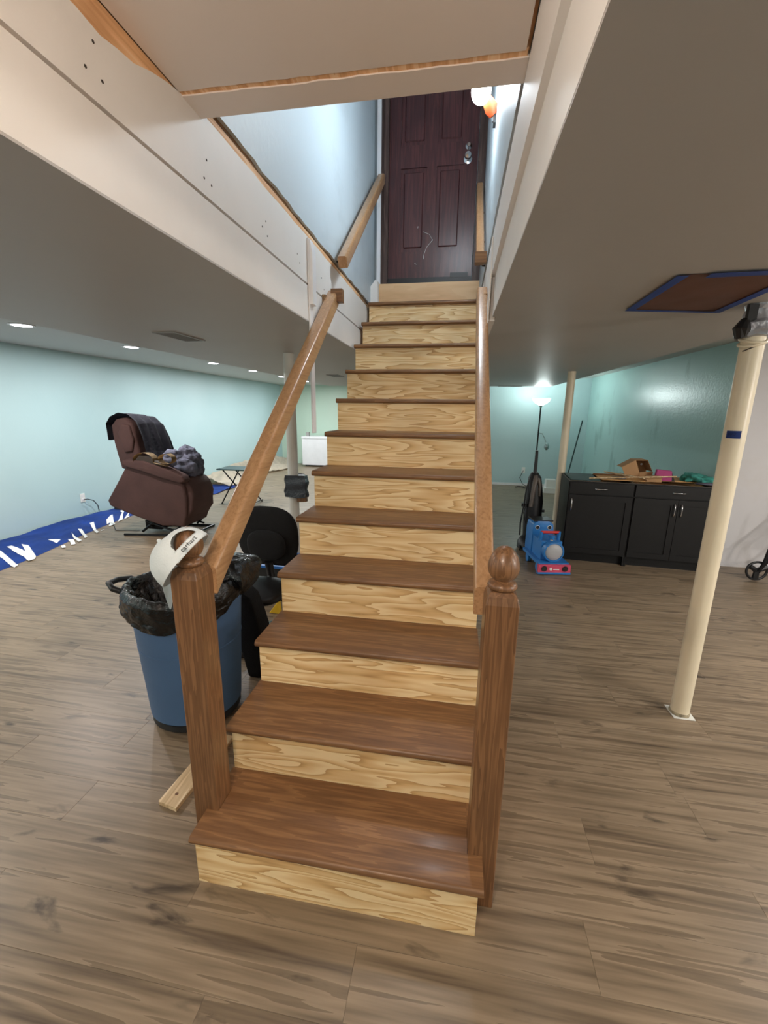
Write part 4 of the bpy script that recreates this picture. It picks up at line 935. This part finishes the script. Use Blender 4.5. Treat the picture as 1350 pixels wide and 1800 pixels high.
# ================================================================== FLOOR LAMP
lx, ly = 2.31, 7.33
t = thing('floor_lamp', 'black torchiere floor lamp with lit bowl and small side reading lamp', 'lamp', (lx, ly, 0))
G().lathe([(.0, 0), (.14, 0), (.14, .015), (.03, .03), (0, .03)], (lx, ly, 0), 28).build('base', M['black_metal'], t, smooth=40)
G().tube([(lx, ly, .02), (lx, ly, 1.63)], .013, 12).build('pole', M['black_metal'], t, smooth=50)
G().lathe([(.0, 1.63), (.02, 1.63), (.035, 1.665), (.012, 1.67), (0, 1.67)], (lx, ly, 0), 20).build('collar', M['silver'], t, smooth=40)
G().lathe([(.035, 1.668), (.10, 1.70), (.145, 1.745), (.165, 1.79), (.160, 1.79), (.14, 1.75), (.095, 1.71), (.03, 1.68)], (lx, ly, 0), 36).build('glass_bowl', M['shade'], t, smooth=60)
G().tube([(lx, ly, 1.16), (lx+.07, ly-.02, 1.15), (lx+.12, ly-.03, 1.06), (lx+.145, ly-.03, .99)], .007, 8).build('gooseneck', M['silver'], t, smooth=60)
G().ell((lx+.165, ly-.04, .91), (.045, .05, .07), 18, 12).build('reading_head', M['silver'], t, smooth=60)
tl = bpy.data.lights.new('torchiere_light', 'POINT'); tl.energy = P_TORCH; tl.color = (.86, 1, .98); tl.shadow_soft_size = .1
to = bpy.data.objects.new('torchiere_light', tl); COL.objects.link(to); to.parent = t; to.location = (0, 0, 1.84)
# clutter by the far wall
t = thing('white_carton', 'small white carton on the floor near the floor lamp', 'box', (2.66, 7.45, 0))
G().box(2.52, 2.74, 7.36, 7.56, .0, .10).build('carton', M['white_plastic'], t, bevel=.01); G().box(2.56, 2.74, 7.40, 7.56, .10, .26).build('carton', M['white_plastic'], t, bevel=.01)
g = G(); g.tube([(2.05+.35*u_+.03*math.sin(u_*20), 7.9+.1*math.sin(u_*7), .012) for u_ in [i/16 for i in range(17)]], .008, 6); tag(g.build('extension_cord', M['black'], smooth=50), 'loose dark cord on the floor along the far wall', 'cord')
t = thing('broom', 'dark green broom handle leaning in the far right corner', 'broom', (2.92, 7.5, 0))
G().tube([(2.918, 7.5, .06), (3.125, 7.52, 1.40)], .012, 8).build('handle', M['greencard'], t); G().box(2.78, 3.04, 7.46, 7.54, 0, .07).build('head', M['black'], t, bevel=.01)

# ================================================================== ROLLATOR AT THE RIGHT EDGE
t = thing('rollator', 'black rollator walker standing at the right edge', 'walker', (3.9, 3.1, 0))
wc = Vector((3.64, 3.08, .098))
def wheel(c, par):
    n_ = 36; R_, h_ = .095, .012
    G().tube([c + Vector((R_*.90*math.cos(a), 0, R_*.90*math.sin(a))) for a in [2*PI*i/n_ for i in range(n_+1)]], .011, 8, cap=False).build('tyre', M['black'], par, smooth=60)
    g = G(); g.tube([c + Vector((0, -.015, 0)), c + Vector((0, .015, 0))], .026, 16)
    for k in range(3):
        a = 2*PI*k/3+.5; g.tube([c, c + Vector((math.cos(a)*.084, 0, math.sin(a)*.084))], [.022, .026], 6)
    g.build('wheel_hub', M['black'], par, smooth=40)
wheel(wc, t); wheel(Vector((4.22, 3.08, .095)), t); wheel(wc+Vector((.5, .28, 0)), t)
g = G(); g.tube([wc+Vector((0, -.022, 0)), (3.675, 3.05, .19), (3.695, 3.06, .31), (3.76, 3.07, .42)], [.012, .020, .018, .018], 8)
g.tube([(3.68, 3.06, .19), (3.80, 3.06, .20), (4.2, 3.06, .22)], .014, 8); g.tube([(3.73, 3.07, .38), (3.95, 3.07, .62), (3.97, 3.07, .85)], .014, 8); g.tube([(4.22, 3.07, .12), (3.97, 3.07, .62)], .014, 8)
g.tube([(4.15, 3.37, .14), (4.05, 3.37, .38), (3.95, 3.37, .62), (3.97, 3.37, .85)], .014, 8); g.tube([(3.95, 3.07, .60), (3.95, 3.37, .60)], .013, 8)
g.build('frame', M['black_metal'], t, smooth=50)
G().box(3.94, 4.2, 3.1, 3.34, .52, .55).build('seat', M['black'], t, bevel=.01)
for k_ in list(PW): pass
